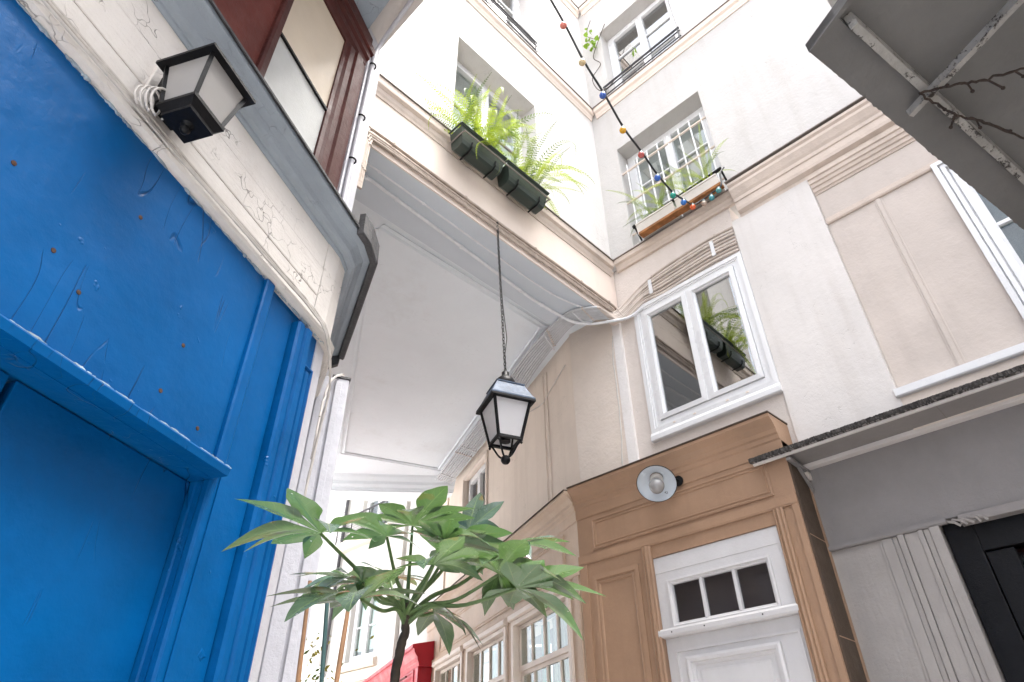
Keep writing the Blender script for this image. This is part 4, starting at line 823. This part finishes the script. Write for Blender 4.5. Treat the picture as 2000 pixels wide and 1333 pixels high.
def text(s_, size, M4, m_, par, name):
    cu = bpy.data.curves.new(name, 'FONT'); cu.body = s_; cu.size = size; cu.align_x = 'CENTER'; cu.extrude = .0003; cu.materials.append(m_)
    t_ = bpy.data.objects.new(name, cu); COL.objects.link(t_); bpy.context.view_layer.update()
    me = bpy.data.meshes.new_from_object(t_.evaluated_get(bpy.context.evaluated_depsgraph_get())); bpy.data.objects.remove(t_); bpy.data.curves.remove(cu)
    o = bpy.data.objects.new(name, me); COL.objects.link(o); o.parent = par; o.matrix_local = Matrix.Translation(-Vector(par['_base'])) @ M4; return o
right_ = Vector((c_r.x, c_r.y, c_r.z)); right_ = (right_-nrm*right_.dot(nrm)).normalized(); up_ = nrm.cross(right_)
M4 = Matrix((right_, up_, nrm)).transposed().to_4x4(); M4.translation = ctr+right_*.062-up_*.066+nrm*.004
text('42', .022, M4, BLACK, el, 'number_mark')

# ------------------------------------------------------------------ cables
def smoothpath(pts, n=6):
    P = [Vector(p) for p in pts]; out = []
    for i in range(len(P)-1):
        p0, p1, p2, p3 = P[max(i-1, 0)], P[i], P[i+1], P[min(i+2, len(P)-1)]
        for k in range(n):
            t = k/n; out.append(.5*((2*p1)+(-p0+p2)*t+(2*p0-5*p1+4*p2-p3)*t*t+(-p0+3*p1-3*p2+p3)*t**3))
    out.append(P[-1]); return out
def cable(pts, r, label, material, group, clips=0, wob=.0, turn=None, second=None):
    P = smoothpath(pts)
    if wob: P = [p+Vector(rng.normal(0, wob, 3)) for p in P]
    t = thing('cable', label, 'cable', tuple(P[0]), group)
    if turn:
        MB().tube(P[:turn*6+1], r, 9).build('sheath', material, t, smooth=True); MB().tube(P[turn*6:], r, 9).build('sheath', second, t, smooth=True, label='light grey stretch along the passage ceiling')
    else: MB().tube(P, r, 9).build('sheath', material, t, smooth=True)
    if clips:
        b = None
        for k in range(clips):
            p = P[int((k+.5)/clips*(len(P)-1))]; q = P[min(int((k+.5)/clips*(len(P)-1))+1, len(P)-1)]; dd = (q-p).normalized()
            MB().tube([p-dd*.006, p+dd*.006], r*1.55, 6).build('clip', material, t)
    return t
# on the lintel: four cables from the left corner to the inner corner
for k in range(4):
    z0 = 4.940-(0, .044, .064, .088)[k]; o = .016+.004*(k % 2)
    lab = ('topmost', 'second', 'third', 'lowest')[k]+' of four dusty cables running along the lintel above the archway'
    cable([FA(1.142+.011*k, .03, 4.35), FA(1.142+.012*k, .03, z0-.16), FA(1.155+.011*k, .026, z0-.05), FA(1.20+.010*k, .02, z0-.006), FA(1.6, o, z0-.002), FA(2.4, o, z0-.006), FA(3.0, o, z0-.002), FA(3.5, o, z0+.002), FA(3.72-.01*k, .02, z0-.01), FR(2.40+.02*k, .03, z0-.04)], (.011, .0085, .0085, .0095)[k], lab, CABLEPINK, 'cables along the lintel', 9, .0004)
# two conduits under the arch soffit
cable([(1.16, 2.47, 4.55), (1.2, 2.50, 4.74), (1.27, 2.515, 4.787), (1.5, 2.52, 4.788), (2.0, 2.53, 4.788), (2.5, 2.54, 4.788), (2.9, 2.545, 4.788), (3.2, 2.52, 4.787), (3.45, 2.45, 4.785), (3.62, 2.42, 4.79)], .007, 'thin grey cable under the arch soffit nearest its front edge', CONDUIT, 'cables under the arch soffit', 9)
cable([(1.18, 2.55, 4.5), (1.23, 2.59, 4.70), (1.34, 2.61, 4.782), (1.52, 2.62, 4.785), (1.95, 2.64, 4.785), (2.45, 2.665, 4.785), (2.92, 2.69, 4.785), (3.12, 2.685, 4.78), (3.28, 2.66, 4.762), (3.43, 2.615, 4.738), (3.55, 2.52, 4.732), (3.63, 2.41, 4.738), FR(2.27, .06, 4.765), FR(2.14, .03, 4.81)], .012, 'thick grey conduit under the arch soffit that loops down at the corner', CONDUIT, 'cables under the arch soffit', 10)
# the bundle from the right-hand house round the corner and along the passage
words8 = ('topmost', 'second', 'third', 'fourth', 'fifth', 'sixth', 'seventh', 'lowest')
for k in range(8):
    zr = 5.135-k*.0345+(.006 if k in (2, 5) else 0); zm = 4.80+.010*(7-k)*.9; zp = 4.875-k*.0
    c0_, c1_ = .105-.006*k, .0
    cx_ = .16-.018*k; zz = 4.925-.020*k
    q = k/7
    def L2(a, c): return Vector(a).lerp(Vector(c), q)
    pts = [FR(1.245, .014, zr-.01), FR(1.5, .016, zr), FR(1.92, .016, zr-.03), FR(2.13, .02, zr-.09+.010*k), L2((3.69, 2.372, 4.845), (3.745, 2.33, 4.765)), L2((3.46, 2.385, 4.782), (3.63, 2.395, 4.766)),
           L2((3.345, 2.60, 4.782), (3.485, 2.63, 4.770)), L2((3.42, 2.89, 4.79), (3.625, 3.0, 4.80)), L2((3.66, 3.43, 4.865), (3.89, 3.53, 4.845)),
           Vector((*pq(.275-.028*k, 1.3), 4.88-.004*k)), Vector((*pq(.275-.028*k, 2.3), 4.88-.004*k)), Vector((*pq(.275-.028*k, 3.30), 4.88-.004*k))]
    cable(pts, (.0115, .0095, .011, .0092, .0108, .0105, .0095, .011)[k], words8[k]+' of the eight painted cables over the big white window', CABLE2 if k % 3 else CABLE3, 'cable bundle of the inner corner', 7, turn=5, second=CABLEG)
st = thing('cable_clip_strip', 'pale metal strips holding the cable bundle above the big white window', 'clip', (3.78, 1.7, 4.9))
for u, z in ((1.42, 5.03), (2.02, 5.0)): MB().box(FR, u, u+.03, .024, .030, z-.09, z+.06).build('strap', PVC, st)
for a, c in (((3.36, 2.56, 4.768), (3.51, 2.57, 4.752)), ((3.44, 2.95, 4.776), (3.67, 3.04, 4.786)), ((*pq(.275, 1.3), 4.87), (*pq(.08, 1.33), 4.84)), ((*pq(.275, 2.3), 4.872), (*pq(.08, 2.33), 4.842)), ((*pq(.275, 3.1), 4.872), (*pq(.08, 3.13), 4.842))):
    MB().tube([a, c], .008, 4).build('strap', CONDUIT, st)
cable([FR(2.47, .02, 4.70), FR(2.50, .016, 4.5), FR(2.505, .016, 3.9), FR(2.54, .016, 3.42)], .005, 'thin cable dropping down the plaster corner beside the stucco strip', CABLE, None, 6, .002)
cable([FP(.10, .016, 4.70), FP(.45, .012, 4.62), FP(.62, .012, 4.58), FP(.95, .012, 4.66), FP(1.3, .012, 4.78)], .004, 'thin wire dipping over the beige passage wall below the bundle', CABLE, None, 0, .001)
# cables at the left corner
for k in range(3):
    cable([FL(-1.5, .035, 3.032+.010*k), FL(.5, .04, 3.034+.010*k), FL(1.4, .042, 3.035+.010*k), FL(1.72, .046, 3.03+.009*k), FL(1.84, .05, 2.98+.01*k), FPL(.10, .05, 2.9), FPL(.16+.02*k, .05, 2.75), FPL(.2+.01*k, .04, 2.5-.1*k)], .0045, ('upper', 'middle', 'lower')[k]+' of three thin cables following the bead above the blue shop', CABLE, 'cables above the blue shop', 0, .0012)
for k in range(2):
    cable([FPL(.70, .10, 3.24), FPL(.5, .14, 3.22-.01*k), FPL(.35, .08, 3.1), FPL(.25+.02*k, .05, 2.95), FPL(.2, .04, 2.8-.2*k)], .005, ('slack grey cable looping from the cornice end to the white post', 'second slack cable looping beside the white post')[k], CABLE, 'cables at the white post', 0, .001)
dsc = thing('round_wall_fitting', 'black round fitting half hidden behind the white post', 'fitting', tuple(FPL(.66, .1, 2.75)))
MB().lathe(FPL(.64, .12, 2.80), FPL.n, [(.06, 0), (.06, .03), (.045, .05), (.02, .055)], 16).build('cover', BLACK, dsc)
MB().box(FPL, .60, .68, .0, .13, 2.77, 2.83).build('mount', BLACK, dsc)

# ------------------------------------------------------------------ ferns, planters
def frond_mesh(L, arch_, width, n=30):
    vs, fs = [], []; pts = []
    for i in range(n+1):
        t = i/n; a = R(80)-arch_*t**1.3
        pts.append((L/n*math.cos(a), L/n*math.sin(a)))
    x = z = 0; C = []
    for dx, dz in pts: C.append((x, z)); x += dx; z += dz
    for i, (x, z) in enumerate(C):
        r_ = .0016*(1-i/n*.7); vs += [(x, -r_, z), (x, r_, z)]
    for i in range(n): fs.append((2*i, 2*i+1, 2*i+3, 2*i+2))
    for i in range(2, n):
        t = i/n; w = width*min(1, 2.6*t+.15)*(1-t**2.2)*(.9+.2*random.random()); (x, z), (x2, z2) = C[i], C[min(i+1, n)]
        tx, tz = (x2-x), (z2-z); 
        for s_ in (-1, 1):
            k = len(vs); dr = -w*.18*random.random(); f = .75
            vs += [(x-tx*.12, 0, z-tz*.12), (x+tx*.1+w*.12*tx/(L/n), s_*w*.5, z+tz*.1+dr*.5+.12*w), (x+tx*.7+w*.2*tx/(L/n), s_*w, z+tz*.6+dr), (x+tx*f, s_*w*.45, z+tz*f+dr*.3)]
            fs.append((k, k+1, k+2, k+3))
    me = bpy.data.meshes.new('frond'); me.from_pydata(vs, [], fs); return me
fr_var = []
for k in range(10):
    me = frond_mesh(.40+.26*random.random(), R(45+110*random.random()), .025+.009*random.random()); me.materials.append(FERN if k % 4 else FERNDK); fr_var.append(me)
def fern(base, label, n, scale, spread, lean=(0, 0), group=None, along=None):
    t = thing('fern', label, 'fern', base, group); t['_base'] = tuple(base)
    for k in range(n):
        o = bpy.data.objects.new('frond', fr_var[random.randrange(10)]); COL.objects.link(o); o.parent = t
        a = random.random()*2*math.pi
        ax = along or (0, 0); s_ = random.uniform(-1, 1)
        o.location = (ax[0]*s_+rng.normal(0, .015), ax[1]*s_+rng.normal(0, .012), 0)
        tilt = random.uniform(-.1, spread)
        d = Vector((math.cos(a)+lean[0], math.sin(a)+lean[1])); a = math.atan2(d.y, d.x)
        o.rotation_euler = (0, tilt, a); sc = scale*random.uniform(.7, 1.15); o.scale = (sc, sc, sc)
    return t
def trough(x0, x1, label):
    t = thing('window_box', label, 'planter', ((x0+x1)/2, 2.25, 5.2), 'dark green window boxes')
    yf, yk, zb_, zt_ = 2.19, 2.325, 5.215, 5.40
    def sec(i, y, z): return y, z
    prof = [(yk, zb_+.02), (yk-.02, zb_), (yf+.05, zb_), (yf+.028, zb_+.012), (yf+.018, zb_+.045), (yf+.014, zb_+.075), (yf+.006, zt_-.02), (yf, zt_-.02), (yf-.004, zt_-.008), (yf, zt_), (yf+.012, zt_), (yf+.02, zt_-.02), (yk-.012, zt_-.02), (yk, zt_)]
    n = len(prof); vs = []
    for x, ins in ((x0, .0), (x0+.012, 0), (x1-.012, 0), (x1, 0)):
        for y, z in prof:
            k = (z-zb_)/(zt_-zb_); xx = x0+(.03*(1-k)) if x in (x0,) else (x1-.03*(1-k) if x == x1 else x)
            if x == x0+.012: xx = max(xx, x0+.03*(1-k)+.006)
            if x == x1-.012: xx = min(xx, x1-.03*(1-k)-.006)
            vs.append((xx, y, z))
    fs = [(a*n+i, a*n+(i+1) % n, (a+1)*n+(i+1) % n, (a+1)*n+i) for a in range(3) for i in range(n)]+[tuple(range(n))[::-1], tuple(range(3*n, 4*n))]
    MB().add(vs, fs).build('trough', GREENPOT, t)
    MB().tube([(x0-.008, yf-.003, zt_-.006), (x1+.008, yf-.003, zt_-.006)], .0075, 6).build('rim', GREENPOT, t)
    MB().tube([(x0-.006, yk, zt_-.006), (x0-.006, yf, zt_-.006)], .0075, 6).build('rim', GREENPOT, t)
    MB().tube([(x1+.006, yk, zt_-.006), (x1+.006, yf, zt_-.006)], .0075, 6).build('rim', GREENPOT, t)
    MB().box(FW, x0+.02, x1-.02, yf+.03, yk-.015, zt_-.035, zt_-.022).build('soil', SOIL, t)
    for u in (.25, .78):
        x = x0+(x1-x0)*u; MB().tube([(x, yk, zb_-.012), (x, yf+.04, zb_-.008), (x, yf+.012, zb_+.02), (x, yf+.006, zb_+.06)], .007, 6).build('clamp', BLACK, t)
    return t
trough(1.76, 2.20, 'dark green window box on the left below the archway window')
trough(2.23, 2.68, 'dark green window box on the right below the archway window')
rail = MB().tube(smoothpath([(1.77, 2.32, 5.295), (1.775, 2.19, 5.305), (1.82, 2.174, 5.305), (2.2, 2.174, 5.305), (2.64, 2.174, 5.305), (2.67, 2.19, 5.305), (2.675, 2.32, 5.295)]), .006, 6)
solo(rail, 'box_rail', 'thin grey rail running in front of both dark green window boxes', 'rail', ZINC, (1.77, 2.32, 5.2))
fern((1.95, 2.25, 5.385), 'bushy bright fern growing from the left green window box', 50, 1.14, 1.1, (-.5, -.35), 'ferns in the green window boxes', (.17, .0))
fern((2.45, 2.25, 5.385), 'bushy fern with long drooping fronds in the right green window box', 50, 1.14, 1.1, (.45, -.35), 'ferns in the green window boxes', (.19, .0))
# flower troughs on the right-hand house
rb = thing('flower_trough', 'pale flower trough nearer the inner corner on the barred window ledge', 'planter', (3.66, 1.8, 5.35), 'pale troughs at the barred window')
def ptrough(t, u0, u1):
    MB().run(FR, u0, u1, [(.03, 5.505), (.135, 5.50), (.155, 5.60), (.163, 5.60), (.163, 5.615), (.145, 5.615), (.135, 5.58), (.04, 5.58), (.03, 5.615), (.02, 5.60)]).build('trough', PALEPOT, t)
    MB().box(FR, u0+.01, u1-.01, .045, .13, 5.581, 5.59).build('soil', SOIL, t)
ptrough(rb, 1.62, 2.0)
rb2 = thing('flower_trough', 'pale flower trough farther from the corner on the barred window ledge', 'planter', (3.66, 1.4, 5.35), 'pale troughs at the barred window')
ptrough(rb2, 1.20, 1.595)
rbd = MB().box(FR, 1.18, 1.98, .10, .165, 5.466, 5.495)
solo(rbd, 'rusty_board', 'rust orange timber board carrying the pale flower troughs', 'board', RUST, (3.68, 1.5, 5.45), bevel=.004)
hb_ = MB().tube([FR(1.16, .10, 5.70), FR(2.06, .10, 5.66)], .016, 8)
for u in (1.17, 1.6, 2.05): hb_.tube([FR(u, .10, 5.69), FR(u, .0, 5.56)], .009, 6)
solo(hb_, 'guard_bar', 'black handrail bar in front of the barred window', 'rail', BLACK, (3.7, 1.6, 5.6), smooth=True)
fern((3.68, 1.82, 5.60), 'sparse fern with few arching fronds in the trough by the corner', 20, .95, .8, (-.5, .5), 'ferns at the barred window', (.0, .13))
fern((3.68, 1.38, 5.60), 'sparse fern in the trough farther from the corner', 20, .9, .8, (-.6, .0), 'ferns at the barred window', (.0, .13))
# iron railings of the upper windows
def railing(fr, u0, u1, z, label):
    t = thing('window_railing', label, 'railing', tuple(fr(u0, .05, z)), 'iron railings of the upper windows')
    for h in (.0, .10, .16): MB().tube([fr(u0, .035, z+.06+h), fr(u1, .035, z+.06+h)], .0085 if h != .16 else .013, 6).build('rail', LEAD, t)
    for u in (u0+.02, u1-.02): MB().tube([fr(u, .035, z+.22), fr(u, .035, z+.02), fr(u, -.06, z+.02)], .009, 6).build('stay', LEAD, t)
railing(FR, 1.17, 2.17, 7.84, 'dark iron railing of the upper window on the right-hand house')
railing(FA, 1.82, 2.86, 7.88, 'dark iron railing of the upper window on the archway house')

# ------------------------------------------------------------------ climbing vine at the upper right window
vn = thing('climbing_vine', 'thin bare vine with a few yellow green leaves beside the upper right window', 'vine', (3.78, 2.2, 8.0))
vp = [FR(2.02, .02, 9.3), FR(2.16, .03, 9.0), FR(2.23, .05, 8.75), FR(2.16, .03, 8.55), FR(2.28, .06, 8.35), FR(2.22, .06, 8.05), FR(2.1, .05, 7.98), FR(2.0, .04, 8.05)]
MB().tube(smoothpath(vp), .005, 5).build('stem', BARK, vn)
MB().tube(smoothpath([FR(2.2, .04, 9.6), FR(2.28, .05, 9.35), FR(2.2, .05, 9.15), FR(2.13, .03, 9.05)]), .004, 5).build('stem', BARK, vn)
for k in range(26):
    base = random.choice([(2.22, 9.15), (2.16, 9.0), (2.25, 9.35), (1.72, 8.3), (1.75, 8.15), (2.2, 9.05)])
    p = FR(base[0]+rng.normal(0, .04), .05+random.random()*.05, base[1]+rng.normal(0, .07)); a = Vector(rng.normal(0, 1, 3)).normalized(); c_ = a.orthogonal().normalized(); d_ = a.cross(c_); s_ = .022+.018*random.random()
    MB().add([p, p+c_*s_+d_*s_*.3, p+c_*s_*.7+d_*s_*1.1, p+d_*s_*1.7, p-c_*s_*.7+d_*s_*1.1, p-c_*s_+d_*s_*.3], [(0, 1, 2, 3, 4, 5)]).build('leaf', VINEL, vn, flip=False)

# ------------------------------------------------------------------ string of coloured bulbs
sl = thing('string_lights', 'festoon cord with coloured bulbs crossing from the left roof to the barred window', 'string lights', (3.52, 1.41, 5.2))
bp_ = [((1.755, 1.225, 5.44), (.55, .16, .12)), ((1.949, 1.246, 5.273), (.58, .45, .25)), ((2.177, 1.269, 5.183), (.03, .09, .36)), ((2.405, 1.293, 5.06), (.65, .33, .01)), ((2.645, 1.318, 5.046), (.40, .07, .06)),
       ((2.869, 1.342, 5.017), (.02, .10, .42)), ((3.114, 1.367, 5.053), (.0, .25, .18)), ((3.33, 1.391, 5.17), (.02, .14, .45)), ((3.533, 1.411, 5.291), (.65, .10, .02)), ((3.60, 1.34, 5.33), (.35, .26, .2)), ((3.60, 1.27, 5.34), (.03, .22, .25)), ((3.60, 1.20, 5.37), (.04, .2, .2)), ((1.42, 1.19, 5.62), (.6, .3, .05)), ((1.1, 1.155, 5.74), (.02, .15, .4))]
ends = [(-.82, .955, 6.10), (.3, 1.07, 5.86), (1.1, 1.155, 5.78), (1.42, 1.19, 5.665), (1.76, 1.226, 5.50)]
cordp = ends+[(p[0][0]+.025, p[0][1]+.002, p[0][2]+.05) for p in bp_[1:9]]+[(3.62, 1.35, 5.40), (3.62, 1.27, 5.41), (3.63, 1.18, 5.44), (3.66, 1.17, 5.6), (3.70, 1.14, 5.69)]
MB().tube(smoothpath(cordp), .0075, 6).build('cord', BLK_CORD, sl, smooth=True)
SOCK = mat('dark_teal_socket', (.012, .05, .05), .5)
bm_cache = {}
for p, c_ in bp_:
    p = Vector(p); bmt = mat('bulb_colour', c_, .12, .08, 6, .02, 40, spec=.7)
    o = MB().ball(p, .0235, 10).build('bulb', bmt, sl, smooth=True)
    MB().lathe(p+Vector((.004, 0, .018)), (.35, 0, 1), [(.013, 0), (.015, .004), (.015, .022), (.009, .036)], 10).build('socket', SOCK, o, smooth=True)

# ------------------------------------------------------------------ fatsia plant in a pot
fx, fy = 1.135, 1.525
fp = thing('fatsia_plant', 'potted fatsia with big lobed glossy leaves on a thin brown trunk', 'plant', (1.08, 1.50, 0))
MB().lathe((1.08, 1.50, 0), (0, 0, 1), [(.15, 0), (.16, .02), (.21, .36), (.225, .36), (.225, .40), (.20, .40), (.195, .37)], 24).build('pot', TERRA, fp, smooth=True)
MB().lathe((1.08, 1.50, .35), (0, 0, 1), [(.001, .02), (.196, .015)], 20).build('soil', SOIL, fp)
tp = smoothpath([(1.08, 1.50, .35), (1.095, 1.53, .9), (1.12, 1.54, 1.45), (1.122, 1.534, 1.68), (1.134, 1.524, 1.80), (fx, fy, 1.87)], 10)
MB().tube([p+Vector(rng.normal(0, .0012, 3)) for p in tp], [.0148-.0045*i/len(tp)+.0012*(i % 2) for i in range(len(tp))], 10).build('trunk', BARK, fp, smooth=True)
def leaf_mesh(size, nl, droop, seed):
    r_ = random.Random(seed); vs, fs = [(0, 0, 0)], []; RB, AL = [0.], [0.]
    span = R(262); pass
    lob = [size*(1-.38*abs((k-(nl-1)/2)/((nl-1)/2))**1.4)*r_.uniform(.92, 1.08) for k in range(nl)]
    dr = [droop*r_.choice((-.15, .05, .2, .4, .7, 1.1)) for _ in range(nl)]
    # build each lobe as a folded strip widening from the shared centre
    for k in range(nl):
        ang = -span/2+span*(k+.5)/nl; L = lob[k]; ca, sa = math.cos(ang), math.sin(ang); half = span/nl/2
        rows = 9; base = len(vs); twist = r_.uniform(-.55, .55)
        for i in range(1, rows+1):
            t = i/rows
            if t < .33: w = t*L*math.tan(half)*1.02
            else:
                q = (t-.33)/.67; w0 = .33*L*math.tan(half)*1.02; w = w0*(1-q)**2.2+L*.168*math.sin(math.pi*min(1, q**.85))**.8*(1-.35*q)
                w *= 1+.10*math.sin(q*19+k)
            z = -dr[k]*L*t**2.0+.035*L*math.sin(t*3.0)
            for s_, wf in ((-1, 1), (-.5, .5), (0, 0), (.5, .5), (1, 1)):
                x, y = t*L, w*s_
                zz = z+abs(s_)*w*.30-.10*w*s_*s_+twist*w*s_*t
                vs.append((x*ca-y*sa, x*sa+y*ca, zz)); RB.append(abs(s_)); AL.append(t)
        for j in range(4): fs.append((0, base+j, base+j+1))
        for i in range(rows-1):
            for j in range(4): a = base+i*5+j; fs.append((a, a+5, a+6, a+1))
    me = bpy.data.meshes.new('leaf'); me.from_pydata(vs, [], fs); me.materials.append(LEAF)
    for p in me.polygons: p.use_smooth = True
    for nm, vals in (('rib', RB), ('along', AL)):
        at = me.attributes.new(nm, 'FLOAT', 'POINT'); at.data.foreach_set('value', vals)
    return me
LV = [  # leaf centre, direction the middle lobe points (unit, world), size, droop
    ((.800, 1.46, 1.975), (-.9, -.15, .05), .27, .35, 9), ((1.135, 1.53, 2.098), (-.2, -.9, .25), .25, .30, 9), ((.93, 1.44, 1.835), (-.9, -.35, -.15), .30, .45, 9),
    ((1.225, 1.46, 2.035), (.7, -.6, .05), .27, .35, 9), ((1.27, 1.30, 1.935), (.5, -.8, -.05), .29, .35, 9), ((1.41, 1.40, 2.07), (.9, -.45, .18), .26, .30, 9),
    ((1.30, 1.26, 1.895), (.85, -.5, -.1), .27, .4, 8), ((1.16, 1.66, 1.985), (.3, .9, .2), .22, .35, 8), ((1.08, 1.35, 1.93), (-.2, -.9, .15), .20, .35, 7),
    ((1.02, 1.60, 1.93), (-.6, .6, .3), .20, .4, 7), ((1.24, 1.60, 1.90), (.6, .7, .05), .22, .4, 8), ((1.00, 1.46, 2.015), (-.7, -.2, .35), .19, .3, 7),
    ((1.30, 1.46, 2.11), (.4, .2, .8), .20, .2, 5), ((1.17, 1.42, 2.03), (.2, -.7, .1), .22, .4, 8), ((.98, 1.52, 1.90), (-.9, .3, .0), .22, .45, 7), ((1.21, 1.50, 1.86), (.6, -.1, -.2), .2, .5, 7)]
hub = Vector((fx, fy, 1.862))
for i, (c_, d_, sz, dr, nl) in enumerate(LV):
    c_ = Vector(c_); d_ = Vector((d_[0], d_[1], d_[2]*(.6 if d_[2] < .5 else 1))).normalized()
    side = d_.cross(Vector((0, 0, 1))).normalized(); nrm_ = side.cross(d_).normalized()
    roll = Matrix.Rotation(random.uniform(-.2, .2), 3, d_); side = roll @ side; nrm_ = roll @ nrm_
    me = leaf_mesh(sz*.88, nl, dr, 40+i)
    Mx = Matrix((d_, -side, nrm_)).transposed().to_4x4()
    o = bpy.data.objects.new('leaf', me); COL.objects.link(o); o.parent = fp; sb = o.modifiers.new('soft', 'SUBSURF'); sb.levels = sb.render_levels = 2; Mx.translation = c_-Vector(fp['_base']); o.matrix_local = Mx
    mid = hub.lerp(c_, .55)+Vector((0, 0, -.03+.02*random.random()))
    MB().tube(smoothpath([hub+Vector((0, 0, -.02-.012*(i % 4))), hub.lerp(mid, .4)+Vector((0, 0, .0)), mid, c_+Vector((0, 0, -.002))], 5), [.0075-.0035*k/15 for k in range(16)], 6).build('leaf_stalk', STALK, fp, smooth=True)

# ------------------------------------------------------------------ canes and pole behind the plant
cpot = thing('cane_pot', 'terracotta pot on the paving holding the canes behind the fatsia', 'pot', (1.22, 2.05, 0))
MB().lathe((1.22, 2.05, 0), (0, 0, 1), [(.16, 0), (.21, .34), (.225, .34), (.225, .38), (.2, .38), (.19, .33), (.001, .32)], 24).build('pot', TERRA, cpot, smooth=True)
def cane(p0, p1, r_, label):
    P = [Vector(p0).lerp(Vector(p1), k/12) for k in range(13)]
    rr = [r_*(1.18 if k % 3 == 1 else 1) for k in range(13)]
    solo(MB().tube(P, rr, 8), 'bamboo_cane', label, 'cane', BAMBOO, p0, 'bamboo canes behind the fatsia', smooth=True)
cane((1.18, 1.985, .30), (1.098, 2.02, 2.03), .0068, 'straight brown bamboo cane in front of the white post')
cane((1.19, 1.99, .30), (1.324, 2.12, 2.14), .0075, 'leaning orange bamboo cane right of the green pole')
solo(MB().tube([(1.60, 2.55, 0), (1.53, 2.581, 1.83), (1.50, 2.6, 2.24)], .009, 8), 'green_pole', 'slim blue green pole standing between the two bamboo canes', 'pole', GPOLE, (1.6, 2.55, 0))

# ------------------------------------------------------------------ houses beyond the passage
fh = thing('far_house', 'bright white house beyond the passage with balcony and tall window', 'house', (6, 9.4, 0))
fhs = [(8.79, 9.54, 3.29, 4.30), (8.79, 9.6, 5.25, 6.6)]
MB().wall(FF, 8.3, 10.1, 0, 8.2, fhs, 0, .3).build('wall', FARW, fh)
wf = window(fh, FF, 8.79, 9.54, 3.29, 4.30, -.08, fw=.05, cols=2, rows=2, cas=2, room=ROOMW, gmat=CLEAR)
for a, c in ((8.9, 9.13), (9.2, 9.43)): MB().box(FF, a, c, -.145, -.135, 3.45, 4.25).build('net_curtain', CURTAIN, wf)
window(fh, FF, 8.79, 9.6, 5.25, 6.6, -.08, fw=.05, cols=2, rows=2, cas=2, room=ROOMW, gmat=CLEAR)
MB().run(FF, 8.68, 9.72, [(0, 3.16), (.05, 3.16), (.07, 3.19), (.07, 3.26), (0, 3.28)]).build('window_sill', FARSTONE, fh)
MB().run(FF, 8.3, 10.1, [(0, 3.0), (.03, 3.0), (.03, 3.14), (0, 3.159)]).build('band', FARSTONE, fh)
MB().run(FF, 8.5, 10.05, [(0, 5.10), (.10, 5.10), (.20, 5.16), (.20, 5.2), (0, 5.22)]).build('balcony_slab', FARSTONE, fh)
bal = MB().tube([FF(8.6, .18, 5.62), FF(10.03, .18, 5.62)], .018, 6).build('balcony_rail', LEAD, fh)
for u in (8.6, 9.1, 9.6, 10.03): MB().tube([FF(u, .18, 5.2), FF(u, .18, 5.62)], .011, 6).build('post', LEAD, bal)
b = MB()
for k in range(34): u = 8.62+k*.0415; b.tube([FF(u, .18, 5.26), FF(u, .18, 5.58)], .0022, 4)
for k in range(9): z = 5.26+k*.04; b.tube([FF(8.6, .18, z), FF(10.03, .18, z)], .0022, 4)
b.build('wire_mesh', LEAD, bal, kind='stuff')
MB().box(FF, 10.1, 10.12, -.0, .02, 0, 8.2).build('corner_strip', FARSTONE, fh)
MB().tube([FF(10.06, .05, 0), FF(10.06, .05, 8.2)], .03, 8).build('drain_pipe', LEAD, fh)
fh2 = thing('distant_house', 'pale stone house farthest down the street behind the white post', 'house', (8, 13, 0))
FF2 = Fr((7.4, 0), (0, 1), (-1, 0))
MB().wall(FF2, 10.5, 17, 0, 9.4, [(12.1, 12.7, 3.8, 5.0), (13.6, 14.2, 3.8, 5.0)], 0, .3).build('wall', FARW, fh2)
for a in (12.1, 13.6): window(fh2, FF2, a, a+.6, 3.8, 5.0, -.08, cols=2, rows=2, cas=2, room=ROOMW, gmat=CLEAR)
for r_ in range(14):
    for c_ in range(6):
        u = 10.6+c_*.55+(r_ % 2)*.27
        MB().box(FF2, u, u+.535, 0, .018+random.random()*.01, 5.9+r_*.21, 6.095+r_*.21).build('stone', FARW, fh2)
sh = thing('yellowing_shrub', 'small shrub with sparse yellowing leaves beyond the white post', 'shrub', (1.95, 3.55, 0))
MB().tube([(1.95, 3.55, 0), (1.94, 3.56, .9), (1.92, 3.55, 1.9)], [.02, .014, .006], 6).build('stem', BARK, sh)
for k in range(6):
    a = random.random()*6.28; MB().tube([(1.94, 3.56, 1.0+.12*k), (1.94+.16*math.cos(a), 3.56+.16*math.sin(a), 1.35+.12*k)], .005, 5).build('twig', BARK, sh)
b = MB(); b2 = MB()
for k in range(520):
    p = Vector((1.94+rng.normal(0, .13), 3.56+rng.normal(0, .13), random.uniform(1.2, 2.22))); a = Vector(rng.normal(0, 1, 3)).normalized(); c_ = a.orthogonal().normalized(); d_ = a.cross(c_); s_ = .010+.012*random.random()
    (b if k % 3 else b2).add([p-c_*s_, p+d_*s_*.5, p+c_*s_*1.3, p-d_*s_*.5], [(0, 1, 2, 3)])
b.build('foliage', YLEAF, sh, flip=False, merge=False); b2.build('foliage', FERNDK, sh, flip=False, merge=False)
